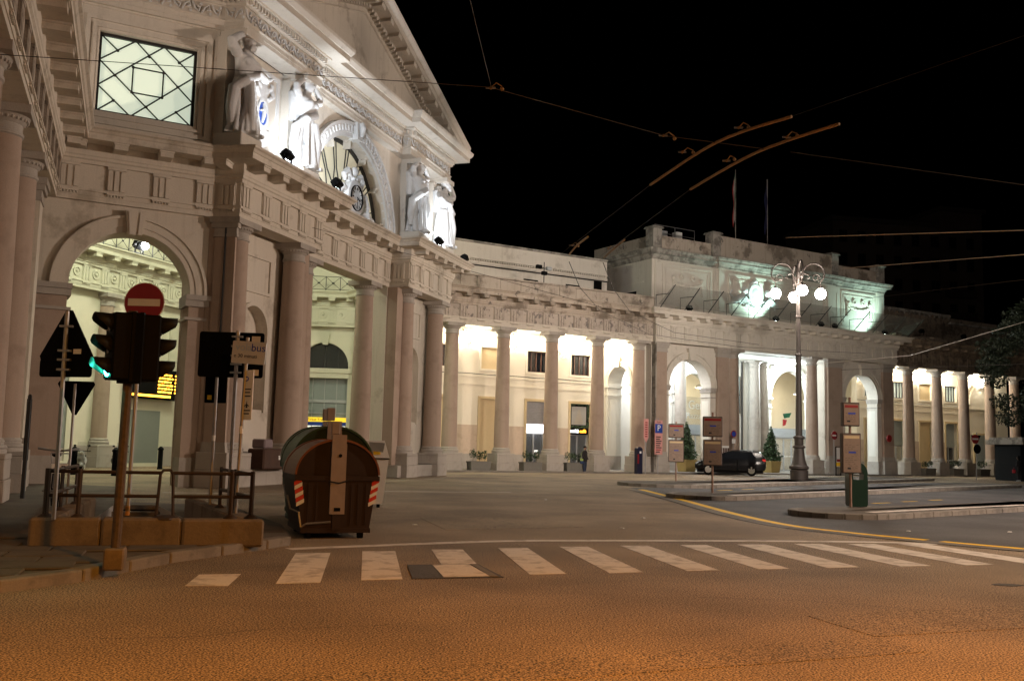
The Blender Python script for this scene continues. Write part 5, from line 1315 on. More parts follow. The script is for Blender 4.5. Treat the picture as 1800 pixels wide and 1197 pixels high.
clamps(t, -6.37, 13.98, (3.2, 2.85, 2.72, 2.58))
t = thing('road_sign', 'small inverted triangle sign seen from behind near the parked scooter', 'road sign', T(-9.3, 21.0, .1))
pole(t, -9.3, 21.0, .1, 2.75, .03)
MB(T(-9.3, 21.05, 2.45)).prism([(-.40, .3), (-.36, .36), (.36, .36), (.40, .3), (.04, -.36), (-.04, -.36)], 0, .02).build('sign_plate', M_['signback'], t)
t = thing('no_entry_sign', 'large round no entry sign above the traffic light', 'road sign', T(-5.70, 15.0, .48))
pole(t, -5.72, 15.0, .48, 3.95, .032, dx=.02)
MB(T(-5.64, 14.92, 3.70)).lathe([(.31, -.01), (.31, .01)], 32, (0, 0, 0), RX(R(90))).build('sign_plate', M_['sign_white'], t)
MB(T(-5.64, 14.905, 3.70)).lathe([(.298, -.002), (.298, .0)], 32, (0, 0, 0), RX(R(90))).build('red_disc', M_['sign_red'], t)
MB(T(-5.64, 14.90, 3.70)).box(-.245, .245, -.006, -.001, -.055, .055).build('white_bar', M_['sign_white'], t)
MB().lathe([(.034, .48), (.034, .62)], 8, (-5.72, 15.0, 0)).build('pole_base', flat('orange_sleeve', (.45, .2, .04), .6), t)
# group of three poles on the right parapet
PAx, PAy, PBx, PBy, PCx, PCy = -4.585, 16.35, -5.316, 17.76, -4.33, 15.85
t = thing('direction_sign', 'big black back of a direction sign on a steel pole', 'road sign', T(PAx, PAy, .48))
pole(t, PAx, PAy, .48, 3.46, .034)
Mx = T(PAx, PAy + .06, 0) @ RZ(R(3))
MB(Mx).prism(rrect(-.645, .425, 2.68, 3.44, 0, 0)[0], 0, .025).build('sign_plate', M_['signback'], t)
MB(Mx).box(.22, .36, -.007, -.001, 3.24, 3.38).build('sticker', M_['sign_white'], t)
MB(Mx).box(.25, .36, -.007, -.001, 2.72, 2.82).build('sticker', M_['sign_white'], t)
clamps(t, PAx, PAy, (3.36, 3.2, 3.04, 2.9, 2.76))
t = thing('direction_sign', 'small black square sign back hanging lower left of the big one', 'road sign', T(PBx, PBy, .48))
pole(t, PBx, PBy, .48, 2.95, .03)
MB(T(PBx, PBy + .05, 0)).prism(rrect(-.22, .17, 2.3, 2.85, 0, 0, .02)[0], 0, .02).build('sign_plate', M_['signback'], t)
MB(T(PBx, PBy + .05, 0)).box(-.17, -.09, -.006, -.001, 2.36, 2.44).build('sticker', M_['yellow'], t)
MB().lathe([(.033, 1.62), (.033, 1.72)], 8, (PBx, PBy, 0)).build('sticker_band', M_['sign_white'], t)
t = thing('bus_sign', 'white airport bus sign on a steel pole beside the black sign back', 'road sign', T(PCx, PCy, .48))
pole(t, PCx, PCy, .48, 3.3, .03, dx=.05)
Mx = T(-4.24, PCy - .05, 3.05) @ RZ(R(-6)) @ RY(R(3))
MB(Mx).prism(rrect(-.28, .28, -.18, .18, 0, 0, .015)[0], 0, .02).build('sign_plate', flat('sign_aluminium', (.62, .60, .60), .35, .3, var=.15, scale=3), t)
text('sign_lettering', 'vola', .165, M_['txt_pale'], t, Mx @ T(-.09, -.004, .08), .002)
text('sign_lettering', 'bus', .175, M_['txt_blue'], t, Mx @ T(.155, -.004, .08), .002)
text('sign_lettering', 'e 30 minuti', .085, M_['txt_black'], t, Mx @ T(-.05, -.004, -.06), .002)
Mx = T(-4.23, PCy - .04, 2.37) @ RZ(R(-30))
MB(Mx).prism(rrect(-.11, .11, -.40, .40, 0, 0, .012)[0], 0, .018).build('sign_plate', M_['sign_white'], t)
text('sign_lettering', 'P', .2, M_['txt_blue'], t, Mx @ T(-.03, -.004, .22), .002)
for k, (z, w_) in enumerate(((.08, .16), (.03, .12), (-.03, .15), (-.26, .16), (-.31, .12))): MB(Mx).box(-w_ / 2, w_ / 2, -.005, -.001, z, z + .02).build('print_line', M_['txt_black'], t)
MB(Mx).prism([(-.02, -.21), (.0, -.09), (.02, -.21)], -.005, -.001).prism([(-.07, -.19), (.0, -.14), (.07, -.19), (0, -.17)], -.006, -.0015).build('aeroplane_mark', M_['txt_black'], t)
MB().lathe([(.034, 1.75), (.034, 1.87)], 8, (PCx + .02, PCy, 0)).build('sticker_band', M_['sign_white'], t)
# tall thin hoop of a sign seen edge on at far left
t = thing('notice_stand', 'tall narrow notice frame seen edge-on beside the left columns', 'notice board', T(-12.1, 24.8, .1))
MB(T(-12.1, 24.8, .1) @ RZ(R(116))).cham(-.5, .5, -.06, .06, .9, 2.45, .03).build('notice_panel', M_['signback'], t)
MB(T(-12.1, 24.8, .1) @ RZ(R(116))).tube([(-.55, 0, 0), (-.55, 0, 2.35), (-.45, 0, 2.5), (.45, 0, 2.5), (.55, 0, 2.35), (.55, 0, 0)], .05, 6).build('notice_frame', M_['iron'], t)
# ------------------------------------------------------------------ traffic light
TLx, TLy = -4.6, 11.77
t = thing('traffic_light', 'two headed black traffic light on a rusty pole with a green lamp lit', 'traffic light', T(TLx, TLy, .1))
MB(T(TLx, TLy, 0) @ RZ(R(12))).cham(-.115, .115, -.115, .115, .10, .355, .02).build('pole_block', M_['parapet'], t)
MB().tube([(TLx, TLy, .35), (TLx + .02, TLy, 3.16)], .055, 10).build('pole', M_['rustpole'], t, True)
M_['visor'] = flat('visor_black', (.012, .012, .012), .6, spec=.2)
green = lit('green_signal', (.03, .95, .62), 60)
def head(M, onm=None):
    h = MB(M).cham(-.15, .15, -.1, .12, 0, .80, .02).box(-.17, .17, .10, .14, -.02, .82).build('signal_head', M_['black'], t, True)
    for k in range(3):
        z = .67 - k * .265
        vz = MB(M)
        vs = []; n = 16
        for j in range(n + 1):
            a = R(-38 + 256 * j / n); q = min(1, max(0, (math.sin(a) + .62) / .9))
            for y in (-.1, -.13 - .155 * q): vs.append((.122 * math.cos(a), y, z + .122 * math.sin(a)))
        vz.add(vs, [(2 * j, 2 * j + 2, 2 * j + 3, 2 * j + 1) for j in range(n)])
        o = vz.build('visor', M_['visor'], h, True); o.modifiers.new('t', 'SOLIDIFY').thickness = .006
        MB(M).sphere((0, -.1, z), (.105, .03, .105), 14, 8).build('signal_lens', green if (onm and k == 2) else M_['glass_dark'], h, True)
    return h
head(T(-4.71, 11.70, 2.32) @ RZ(R(-50)), True)
head(T(-4.38, 11.90, 2.32) @ RZ(R(110)))
MB().box(-4.68, -4.40, 11.66, 11.712, 2.28, 3.13).build('backing_box', M_['black'], t)
MB().tube([(TLx, TLy, 2.4), (-4.42, 11.84, 2.4)], .02, 5).tube([(TLx, TLy, 3.05), (-4.42, 11.84, 3.05)], .02, 5).build('signal_bracket', M_['iron'], t)
lamp('signal_glow', 'POINT', (-4.98, 11.61, 2.46), 4, (.05, 1, .65), t, .03)
# ------------------------------------------------------------------ waste containers
def container(M, body, lid, label, extra=False):
    t = thing('waste_container', label, 'waste container', M, 'waste containers in a row')
    pr = [(-.58, .14), (.58, .14), (.60, .3), (.70, .98), (.72, 1.04), (-.72, 1.04), (-.70, .98), (-.60, .3)]
    L = 1.62
    MB(M).prism(pr, 0, L).build('body', body, t)
    MB(M).prism([(-.735, .99), (.735, .99), (.735, 1.07), (-.735, 1.07)], -.03, L + .03).box(-.6, .6, -.02, L + .02, .10, .18).build('rim', body, t)
    arc = [(.72 * math.cos(R(a)), 1.07 + .60 * math.sin(R(a))) for a in range(0, 181, 12)]
    MB(M).prism(arc, .03, L - .03).build('end_panel', body, t, True)
    lidp = [(.74 * math.cos(R(a)), 1.07 + .64 * math.sin(R(a))) for a in range(2, 179, 8)]
    vs = []; n = len(lidp)
    for y in (-.02, .16, L - .16, L + .02):
        pass
    lo = MB(M)
    for y0, y1 in ((-.03, .14), (.14, L - .14), (L - .14, L + .03)):
        out = lidp; inn = [(x * .955, 1.07 + (z - 1.07) * .94) for x, z in lidp]
        rg = .0 if y0 != .14 else -.015
        for i in range(n - 1):
            q = [out[i], out[i + 1], inn[i + 1], inn[i]]
            lo.prism([(a * (1 + rg), b + rg) for a, b in q], y0, y1)
    lo.build('lid', lid, t, True)
    for yy in (.12, L - .12):
        for s_ in (-1, 1): MB(M).lathe([(.10, -.04), (.10, .04)], 12, (0, 0, 0), T(s_ * .45, yy, .08) @ RY(R(90))).build('wheel', M_['black'], t, True)
    for s_ in (-1, 1):
        for k in range(6):
            x0 = s_ * .655 - .07 + (.012 * k * s_ * -1) * 0; z0 = .58 + k * .07
            MB(M).add([(x0 + s_ * (-.035 + .0105 * k), -.006, z0 - .035), (x0 + .13 + s_ * (-.035 + .0105 * k), -.006, z0 + .035), (x0 + .13 + s_ * (-.035 + .0105 * k), -.006, z0 + .105), (x0 + s_ * (-.035 + .0105 * k), -.006, z0 + .035)], [(0, 1, 2, 3)]).build('reflector_stripe', M_['sign_red2'] if k % 2 else M_['sign_white'], t)
    MB(M).box(-.13, .13, -.06, -.01, .42, 1.62).box(-.125, .125, -.05, .1, 1.62, 1.78).build('lifting_plate', M_['pinkplate'], t)
    MB(M).box(-.075, .075, -.05, -.01, .15, .42).build('plate_foot', body, t)
    for x in (-.5, -.36, .24, .36, .5): MB(M).box(x, x + .03, -.018, .01, .24, .94).build('rib', body, t)
    MB(M).box(-.055, .055, -.066, -.06, .47, .53).build('plate_mark', M_['black'], t)
    MB(M).lathe([(.03, 0), (.03, .012)], 8, (0, 0, 0), T(.02, -.06, 1.42) @ RX(R(90))).build('plate_bolt', M_['black'], t)
    MB(M).tube([(-.16, -.07, .98), (0, -.09, .95), (.16, -.07, .99)], .012, 5).build('chain', M_['iron'], t)
    MB(M).cham(-.14, .0, -.03, .06, 1.79, 2.0, .01).build('hook_box', M_['pinkplate'], t)
    MB(M).tube([(-.6, -.02, .2), (-.52, -.05, .26), (-.1, -.05, .29)], .018, 5).tube([(-.6, -.02, .2), (-.64, .0, .45), (-.76, .2, .5), (-.8, .35, .72)], .018, 5).build('foot_pedal', M_['galv'], t)
    return t
M_['sign_red2'] = flat('reflector_red', (.55, .03, .02), .4)
M_['pinkplate'] = flat('plate_grey', (.27, .215, .20), .5, var=.2, scale=7)
brown = flat('brown_plastic', (.034, .022, .02), .6, spec=.15, var=.15, bump=.15, bscale=25); brownlid = flat('brown_lid', (.17, .05, .022), .5, var=.2)
grn = flat('green_plastic', (.006, .028, .012), .6, var=.15, bump=.15, bscale=25); grnlid = flat('green_lid', (.008, .04, .014), .5, var=.2)
CD = RZ(R(20))
c0 = Vector((-2.96, 17.2, 0)); dr = Vector((-.40, 1.72, 0))
container(T(*c0) @ CD, brown, brownlid, 'brown waste container with red and white striped corners by the crossing')
container(T(*(c0 + dr)) @ CD @ S(1.07, 1, 1.15), grn, grnlid, 'dark green waste container in the middle, behind the brown one')
container(T(*(c0 + dr * 2.1)) @ CD @ S(1.07, 1, 1.17), grn, grnlid, 'dark green waste container at the back of the row')
t = thing('paper_bin', 'white paper recycling bin behind the right side of the brown container', 'recycling bin', T(-3.72, 25.5, 0))
Mb = T(-3.72, 25.5, 0) @ RZ(R(10))
MB(Mb).prism([(-.5, .1), (.5, .1), (.62, 1.25), (-.62, 1.25)], 0, 1.1).build('body', M_['sign_white'], t)
MB(Mb).prism([(-.64, 1.27), (.64, 1.27), (.5, 1.72), (-.5, 1.72)], -.03, 1.13).build('lid', M_['sign_white'], t)
MB(Mb).box(-.64, .64, -.035, 1.135, 1.245, 1.275).build('lid_gap', M_['black'], t)
MB(Mb).add([(.1, -.04, 1.68), (.5, -.16, 1.66), (.46, -.12, 1.42), (.15, -.04, 1.46)], [(0, 1, 2, 3)]).build('flap', M_['grey_frame'], t)
MB(Mb).box(.22, .4, -.05, -.035, 1.36, 1.46).build('sticker', M_['yellow'], t)
for s_ in (-1, 1): MB(Mb).lathe([(.1, -.04), (.1, .04)], 10, (0, 0, 0), T(s_ * .4, .2, .1) @ RY(R(90))).build('wheel', M_['black'], t, True)
t = thing('salt_box', 'rust brown box with a pale top on the plinth left of the containers', 'box', T(-8.4, 35.7, .6))
Mb = FB @ T(2.4, -.1, .6)
MB(Mb).cham(0, 1.9, -.1, .6, 0, .75, .05).build('box_body', flat('rust_box', (.06, .026, .014), .7, var=.4, scale=4), t)
MB(Mb).cham(.1, .7, -.05, .5, .76, 1.1, .05).build('box_top', flat('pale_top', (.2, .15, .155), .6), t)
MB(Mb).box(1.0, 1.2, -.12, -.1, .35, .5).build('sticker', M_['sign_white'], t)
# ------------------------------------------------------------------ bicycle, scooters, bollards
def bicycle(M):
    t = thing('bicycle', 'bicycle with a crate parked by the left columns behind the stairwell', 'bicycle', M)
    for y in (-.52, .52):
        w = MB(M).add(*torus(.32, .022, 22, 6), T(0, y, .34) @ RY(R(90))).build('wheel', M_['black'], t, True)
        sp = MB(M)
        for k in range(8): sp.tube([(0, y, .34), (0, y + .31 * math.cos(k * .785), .34 + .31 * math.sin(k * .785))], .004, 3)
        sp.build('spokes', M_['galv'], w)
    MB(M).tube([(0, -.52, .34), (0, -.36, .92), (0, -.34, 1.02)], .02, 6).tube([(0, -.36, .85), (0, .12, .32), (0, .52, .34), (0, .2, .85)], .02, 6).tube([(0, .2, .9), (0, .12, .32)], .02, 6).tube([(0, -.36, .82), (0, .2, .8)], .018, 6).build('frame', flat('bike_paint', (.3, .3, .32), .4, .3), t, True)
    MB(M).tube([(-.32, -.22, 1.06), (-.2, -.38, 1.04), (0, -.36, 1.02), (.2, -.38, 1.04), (.32, -.22, 1.06)], .022, 6).build('handlebar', M_['galv'], t)
    MB(M).sphere((0, .22, .94), (.08, .14, .045), 10, 6).build('saddle', M_['black'], t, True)
    MB(M).tube([(-.15, -.76, .98), (.15, -.76, .98), (.13, -.48, .98), (-.13, -.48, .98), (-.15, -.76, .98)], .008, 4).tube([(-.12, -.72, .8), (.12, -.72, .8), (.1, -.5, .8), (-.1, -.5, .8), (-.12, -.72, .8)], .008, 4).tube([(-.15, -.76, .98), (-.12, -.72, .8)], .006, 4).tube([(.15, -.76, .98), (.12, -.72, .8)], .006, 4).build('basket', M_['galv'], t)
    MB(M).box(-.13, .13, -.80, -.62, .64, .80).build('number_bag', M_['sign_white'], t)
    MB(M).tube([(-.2, .1, .3), (.2, .14, .3)], .015, 5).build('pedal_axle', M_['galv'], t)
    return t
def torus(R_, r_, n, m):
    vs = [((R_ + r_ * math.cos(2 * math.pi * j / m)) * math.cos(2 * math.pi * i / n), (R_ + r_ * math.cos(2 * math.pi * j / m)) * math.sin(2 * math.pi * i / n), r_ * math.sin(2 * math.pi * j / m)) for i in range(n) for j in range(m)]
    fs = [(i * m + j, ((i + 1) % n) * m + j, ((i + 1) % n) * m + (j + 1) % m, i * m + (j + 1) % m) for i in range(n) for j in range(m)]
    return vs, fs
bicycle(T(-9.75, 21.4, .1) @ RZ(R(28)) @ S(1.22, 1.22, 1.2))
def scooter(M, label, col):
    t = thing('scooter', label, 'scooter', M, 'scooters parked inside the hall')
    for y, r_ in ((-.62, .24), (.58, .24)):
        MB(M).add(*torus(r_ - .06, .065, 18, 8), T(0, y, r_) @ RY(R(90))).build('wheel', M_['black'], t, True)
    pt = flat('scooter_paint', col, .3)
    m = MB()
    m.tube([(0, -.50, .45), (0, -.46, .7), (0, -.38, 1.0)], [.12, .17, .12], 10); m.tube([(0, -.45, .35), (0, -.1, .28), (0, .2, .35)], [.14, .15, .16], 10)
    m.tube([(0, .1, .45), (0, .45, .62), (0, .85, .66)], [.16, .2, .1], 10); m.sphere((0, -.62, .45), (.1, .26, .1))
    place('body', remesh(m, 'body', pt, .025, 3), t, M)
    MB(M).sphere((0, .35, .80), (.15, .38, .08), 12, 6).build('seat', M_['black'], t, True)
    MB(M).tube([(-.34, -.28, 1.02), (0, -.36, 1.03), (.34, -.28, 1.02)], .018, 6).build('handlebar', M_['black'], t)
    MB(M).sphere((0, -.5, .93), (.1, .07, .08), 10, 6).build('headlight', M_['sign_white'], t, True)
    o = MB(M).add([(-.22, -.5, 1.0), (.22, -.5, 1.0), (.17, -.42, 1.4), (-.17, -.42, 1.4)], [(0, 1, 2, 3)]).build('windscreen', M_['glass_clear'], t)
    for s_ in (-1, 1): MB(M).tube([(s_ * .2, -.3, 1.03), (s_ * .27, -.3, 1.22)], .008, 4).sphere((s_ * .28, -.3, 1.25), (.06, .02, .04), 8, 5).build('mirror', M_['black'], t)
scooter(T(-18.1, 42.0, 0) @ RZ(R(20)), 'dark scooter with windscreen and white front inside the left arch', (.35, .35, .36))
scooter(T(-16.8, 42.6, 0) @ RZ(R(35)), 'black scooter parked right of the white fronted scooter', (.03, .03, .035))
for x, y, l in ((-18.4, 52.3, 'black bollard by the steel door inside the hall'), (-18.6, 42.4, 'black bollard left of the scooters'), (-16.75, 42.2, 'black bollard between the two scooters')):
    t = thing('bollard', l, 'bollard', T(x, y, 0))
    MB(T(x, y, 0)).lathe([(.15, 0), (.14, .1), (.13, .12), (.13, 1.0), (.16, 1.02), (.15, 1.1), (.04, 1.2)], 12).build('bollard_body', M_['black'], t, True)
# ------------------------------------------------------------------ bus stops, bin
bsw = flat('timetable_paper', (.25, .18, .14), .5, var=.15, scale=9); bsf = flat('stop_frame', (.085, .06, .05), .5, var=.2)
M_['txt_grey'] = flat('print_grey', (.16, .12, .10), .7, var=0)
def bus_stop(x, y, h, ang, label, up, lo, z0=.14):
    M = T(x, y, z0) @ RZ(R(ang)); t = thing('bus_stop', label, 'bus stop', M, 'bus stop posts on the islands')
    MB(M).tube([(0, 0, 0), (0, 0, h)], .04, 8).build('pole', flat('stop_pole', (.24, .15, .11), .5, .3), t, True)
    for a, b, hw in (up, lo):
        p = MB(M).cham(-hw, hw, -.11, .07, a, b, .02).build('case', bsf, t)
        MB(M).box(-hw + .035, hw - .035, -.116, -.111, a + .04, b - .05).build('timetable', bsw, p)
        MB(M).box(-hw + .06, hw - .06, -.12, -.117, b - .16, b - .08).build('header', M_['sign_red'] if b > 2.3 else M_['beige'], p)
        MB(M).box(-.1, .12, -.12, -.117, (a + b) / 2, (a + b) / 2 + .05).build('print_line', M_['txt_blue'], p)
        pr_ = random.Random(int(a * 100 + x * 10))
        rows = MB(M)
        for k in range(int((b - a - .35) / .055)):
            u = -hw + .08
            while u < hw - .14:
                w_ = pr_.uniform(.03, .12)
                if pr_.random() < .7: rows.box(u, min(u + w_, hw - .07), -.1185, -.1165, a + .1 + k * .055, a + .118 + k * .055)
                u += w_ + .03
        tag(rows.build('timetable_print', M_['txt_grey'], p), kind='stuff')
        MB(M).box(-.14, -.04, -.12, -.117, a + .12, a + .17).build('print_line', M_['txt_black'], p)
    return t
bus_stop(8.33, 49.4, 2.95, -8, 'bus stop post with two brown cases left of the conical tree', (2.15, 2.85, .38), (.95, 2.05, .38))
bus_stop(7.5, 36.5, 2.95, -8, 'bus stop post with two brown cases in front of the black car', (2.05, 2.8, .36), (1.0, 1.95, .34))
bus_stop(10.0, 29.0, 3.2, 6, 'largest bus stop post beside the green litter bin', (2.35, 3.05, .26), (.98, 2.15, .29))
t = thing('litter_bin', 'dark green rounded litter bin with an open hood on the island', 'litter bin', T(10.3, 29.25, .14))
Mb = T(10.24, 29.2, .14) @ S(.82, .82, 1.0)
arc = [(.33 * math.cos(R(a)), .88 + .33 * math.sin(R(a))) for a in range(0, 181, 12)]
inn = [(.16 * math.cos(R(a)), .90 + .12 * math.sin(R(a))) for a in range(0, 361, 24)]
MB(Mb).prism([(-.33, .08), (-.28, .02), (.28, .02), (.33, .08), (.34, .80), (-.34, .80)], -.22, .22).box(-.34, -.18, -.22, .22, .80, 1.02, None, .03, 0).box(.18, .34, -.22, .22, .80, 1.02, None, .03, 0).build('bin_body', flat('bin_green', (.012, .04, .026), .35, var=.2), t)
MB(Mb).archring(0, .96, .17, .34, -.215, .215, None, 18, 0, math.pi).build('bin_hood', flat('bin_green2', (.012, .04, .026), .35, var=.2), t, True)
# ------------------------------------------------------------------ car
def car(M, label):
    t = thing('parked_car', label, 'car', M)
    paint = flat('black_car_paint', (.004, .004, .005), .2, var=0, spec=.4)
    L, W = 4.75, 1.86
    def ring(x, pts): return [(x, y, z) for y, z in pts]
    secs = []
    for x, zb, zs, zt, w, wt in ((-2.36, .5, .62, .72, .70, .6), (-2.2, .32, .66, .86, .85, .72), (-1.7, .27, .74, .98, .91, .78), (-1.05, .25, .82, 1.06, .93, .82), (-.55, .25, .88, 1.38, .93, .70), (.1, .25, .9, 1.6, .93, .66), (.9, .25, .92, 1.64, .93, .66), (1.6, .25, .95, 1.56, .92, .66), (2.05, .28, .98, 1.5, .88, .68), (2.3, .38, .98, 1.2, .82, .72), (2.38, .5, .85, .95, .72, .65)):
        secs.append(ring(x, [(-w * .9, zb), (-w, zb + .1), (-w, zs * .7), (-w * .985, zs), (-wt, zt - .05), (-wt * .8, zt), (wt * .8, zt), (wt, zt - .05), (w * .985, zs), (w, zs * .7), (w, zb + .1), (w * .9, zb)]))
    MB(M).loft(secs).build('body', paint, t, True)
    gl_ = M_['glass_dark']
    for s_ in (-1, 1):
        MB(M).add([(-.85, s_ * .905, 1.0), (1.75, s_ * .905, 1.06), (1.45, s_ * .70, 1.5), (-.15, s_ * .70, 1.5)], [(0, 1, 2, 3)]).build('side_window', gl_, t)
        MB(M).box(.45, .53, s_ * .93 - .01, s_ * .93 + .01, .3, 1.0).build('door_seam', M_['black'], t)
        MB(M).cham(.25, .45, min(s_ * .93, s_ * .96), max(s_ * .93, s_ * .96), .86, .9, .008).build('door_handle', paint, t)
        MB(M).sphere((-.75, s_ * 1.02, 1.03), (.08, .12, .07), 8, 6).build('mirror', paint, t, True)
        MB(M).cham(2.12, 2.36, min(s_ * .55, s_ * .84), max(s_ * .55, s_ * .84), .92, 1.06, .03).build('tail_light', lit('tail_red', (.6, .02, .015), .35), t, True)
        MB(M).cham(-2.3, -2.05, min(s_ * .5, s_ * .78), max(s_ * .5, s_ * .78), .66, .8, .03).build('headlight', M_['grey_frame'], t, True)
        for x in (-1.45, 1.42):
            w = MB(M).add(*torus(.26, .10, 22, 8), T(x, s_ * .83, .36) @ RX(R(90))).build('wheel', M_['black'], t, True)
            rm = MB(M).lathe([(.24, -.07), (.25, .07), (.2, .09)], 20, (0, 0, 0), T(x, s_ * .83, .36) @ RX(R(90 * -s_)) @ T(0, 0, 0))
            for k in range(5): rm.cbox((0, 0, 0), (.09, .21, .03), T(x, s_ * .94, .36) @ RX(R(90)) @ RZ(R(72 * k)) @ T(0, .11, 0))
            rm.build('rim', M_['alloy'], w)
    MB(M).add([(-1.02, -.74, 1.08), (-1.02, .74, 1.08), (-.3, .6, 1.5), (-.3, -.6, 1.5)], [(0, 1, 2, 3)], T(-.02, 0, .03)).build('windscreen', gl_, t)
    MB(M).add([(2.12, -.66, 1.2), (2.12, .66, 1.2), (1.72, .58, 1.52), (1.72, -.58, 1.52)], [(0, 1, 2, 3)], T(.06, 0, .03)).build('rear_window', gl_, t)
    MB(M).cham(1.5, 1.95, -.6, .6, 1.58, 1.62, .015).build('spoiler', paint, t)
    MB(M).box(2.375, 2.40, -.26, .26, .62, .74).build('number_plate', M_['sign_white'], t)
    MB(M).box(-2.2, 2.2, -.8, .8, .18, .3).build('underbody', M_['black'], t)
M_['alloy'] = flat('alloy', (.55, .53, .5), .3, .8)
car(T(15.85, 70.9, 0) @ RZ(R(-14)) @ S(1.04, 1.05, 1.12), 'black hatchback car parked in front of the central pavilion')
# ------------------------------------------------------------------ plants
def leafmesh(n, rx, rz, size, seed, cone=False, mat='green_shade', hollow=.35):
    r_ = random.Random(seed); mb = MB()
    for k in range(n):
        if cone:
            h = 1 - math.sqrt(r_.random()); a = r_.random() * 6.283; rad = rx * (1 - h * .97) * (.55 + .5 * r_.random()) * (1 + .15 * math.sin(h * 23 + a * 2))
            p = Vector((rad * math.cos(a), rad * math.sin(a), h * rz))
        else:
            while True:
                p = Vector((r_.uniform(-1, 1), r_.uniform(-1, 1), r_.uniform(-1, 1)))
                if hollow < p.length < 1: break
            p = Vector((p.x * rx, p.y * rx, p.z * rz))
        M = T(*p) @ Matrix.Rotation(r_.random() * 6.28, 4, Vector((r_.uniform(-1, 1), r_.uniform(-1, 1), r_.uniform(-1, 1) + .01)).normalized())
        s_ = size * r_.uniform(.6, 1.3)
        mb.add([(-s_ / 2, 0, 0), (0, -s_ / 4, .02), (s_ / 2, 0, 0), (0, s_ / 4, .02)], [(0, 1, 2, 3)], M)
    return mb.mesh('foliage', M_[mat])
def planter_box(t0, v, label, seed):
    M = FA @ T(t0, -v, .1); t = thing('planter', label, 'planter', M, 'planter boxes between the columns')
    MB(M).box(-.68, .68, -.3, .3, .0, .52, None, -.03, -.02).box(-.74, .74, -.35, .35, .50, .57).build('trough', flat('planter_grey', (.16, .15, .13), .7), t)
    MB(M).box(-.64, .64, -.28, .28, .57, .58).build('soil', M_['bark'], t)
    r_ = random.Random(seed)
    for k in range(3):
        x = -.42 + k * .42 + r_.uniform(-.05, .05)
        s = MB(M).tube([(x, 0, .5), (x + .05, 0, .8), (x + .02, .03, 1.1)], .012, 4).build('stem', M_['bark'], t)
        place('foliage', leafmesh(70, .24, .3, .16, seed * 10 + k), s, M @ T(x, 0, .98 + r_.uniform(-.08, .1)))
planter_box(1.95, .45, 'grey planter of spindly shrubs left of the second colonnade column', 1)
planter_box(5.85, .45, 'grey planter with denser shrubs in front of the rolled shutter', 2)
planter_box(9.3, .35, 'grey planter left of the standing man', 3)
planter_box(46.8, .4, 'planter between the first columns of the right colonnade', 4)
planter_box(50.7, .4, 'planter between the second and third right colonnade columns', 5)
planter_box(54.6, .4, 'dark bushy planter before the third right colonnade column', 6)
def cone_tree(t0, v, label, seed, h=2.9):
    M = FA @ T(t0, -v, .1); t = thing('potted_conifer', label, 'potted tree', M, 'cone shaped trees in tubs')
    MB(M).box(-.45, .45, -.45, .45, 0, .85, None, -.1, -.1).box(-.58, .58, -.58, .58, .83, .92).build('tub', flat('tub_ochre', (.30, .22, .08), .7), t)
    MB(M).tube([(0, 0, .8), (0, 0, 3.3)], [.05, .02], 6).build('trunk', M_['bark'], t)
    place('foliage', leafmesh(1700, .86, h, .19, seed, True), t, M @ T(0, 0, .95))
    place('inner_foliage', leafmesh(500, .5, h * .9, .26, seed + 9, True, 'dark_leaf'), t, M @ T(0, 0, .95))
cone_tree(20.95, -1.5, 'cone shaped potted tree inside the left arch of the pavilion', 21)
cone_tree(29.8, -1.5, 'cone shaped potted tree right of the black car', 22, 2.8)
# ------------------------------------------------------------------ signs at the pavilion
def at(t0, v): return FA @ T(t0, -v, .0)
M = at(14.75, 1.3); t = thing('arrow_sign', 'tall narrow pink sign with a pointed bottom on the pilaster', 'sign', M)
MB(M).tube([(0, 0, 0), (0, 0, 3.6)], .035, 6).build('pole', M_['galv'], t)
pk = flat('pink_sign', (.62, .30, .28), .5)
MB(M).prism([(-.2, 2.5), (0, 2.15), (.2, 2.5), (.2, 3.8), (-.2, 3.8)], -.06, -.03).build('sign_plate', pk, t)
for k in range(7): MB(M).box(-.1, .1, -.068, -.061, 2.55 + k * .16, 2.63 + k * .16).build('print_line', M_['sign_red'], t)
M = at(15.95, 1.25); t = thing('parking_sign', 'blue parking sign over a list of tariffs on the pilaster', 'sign', M)
MB(M).tube([(0, .05, 0), (0, .05, 3.9)], .03, 6).build('pole', M_['galv'], t)
MB(M).box(-.34, .34, -.02, .02, 1.35, 3.75).build('board', pk, t)
MB(M).box(-.33, .33, -.03, -.021, 2.85, 3.5).build('blue_field', M_['sign_blue'], t)
text('sign_lettering', 'P', .6, M_['txt_white'], t, M @ T(0, -.032, 3.18), .002)
text('sign_lettering', 'PARK', .16, M_['txt_black'], t, M @ T(0, -.023, 3.62), .002)
for k in range(8): MB(M).box(-.25, .1 + .15 * (k % 3) / 2, -.028, -.021, 1.5 + k * .15, 1.57 + k * .15).build('print_line', M_['txt_black'] if k != 1 else M_['sign_red'], t)
M = at(14.1, 1.35); t = thing('parking_meter', 'dark blue ticket machine at the foot of the pilaster', 'ticket machine', M)
MB(M).cham(-.24, .24, -.18, .18, 0, 1.75, .03).box(-.22, .22, -.16, .16, 1.75, 1.85, None, .1, .08).build('machine_body', flat('machine_blue', (.012, .014, .04), .4), t)
MB(M).box(-.23, -.1, -.19, -.181, .7, 1.35).build('red_panel', M_['sign_red'], t)
MB(M).box(-.05, .1, -.19, -.181, 1.4, 1.55).build('display', M_['sign_white'], t)
M = at(22.95, 1.0); t = thing('notice_board', 'pale notice board on the pedestal behind the black car', 'notice board', M)
MB(M).box(-1.0, -.1, -.03, .03, 1.3, 2.1).build('board', M_['sign_white'], t)
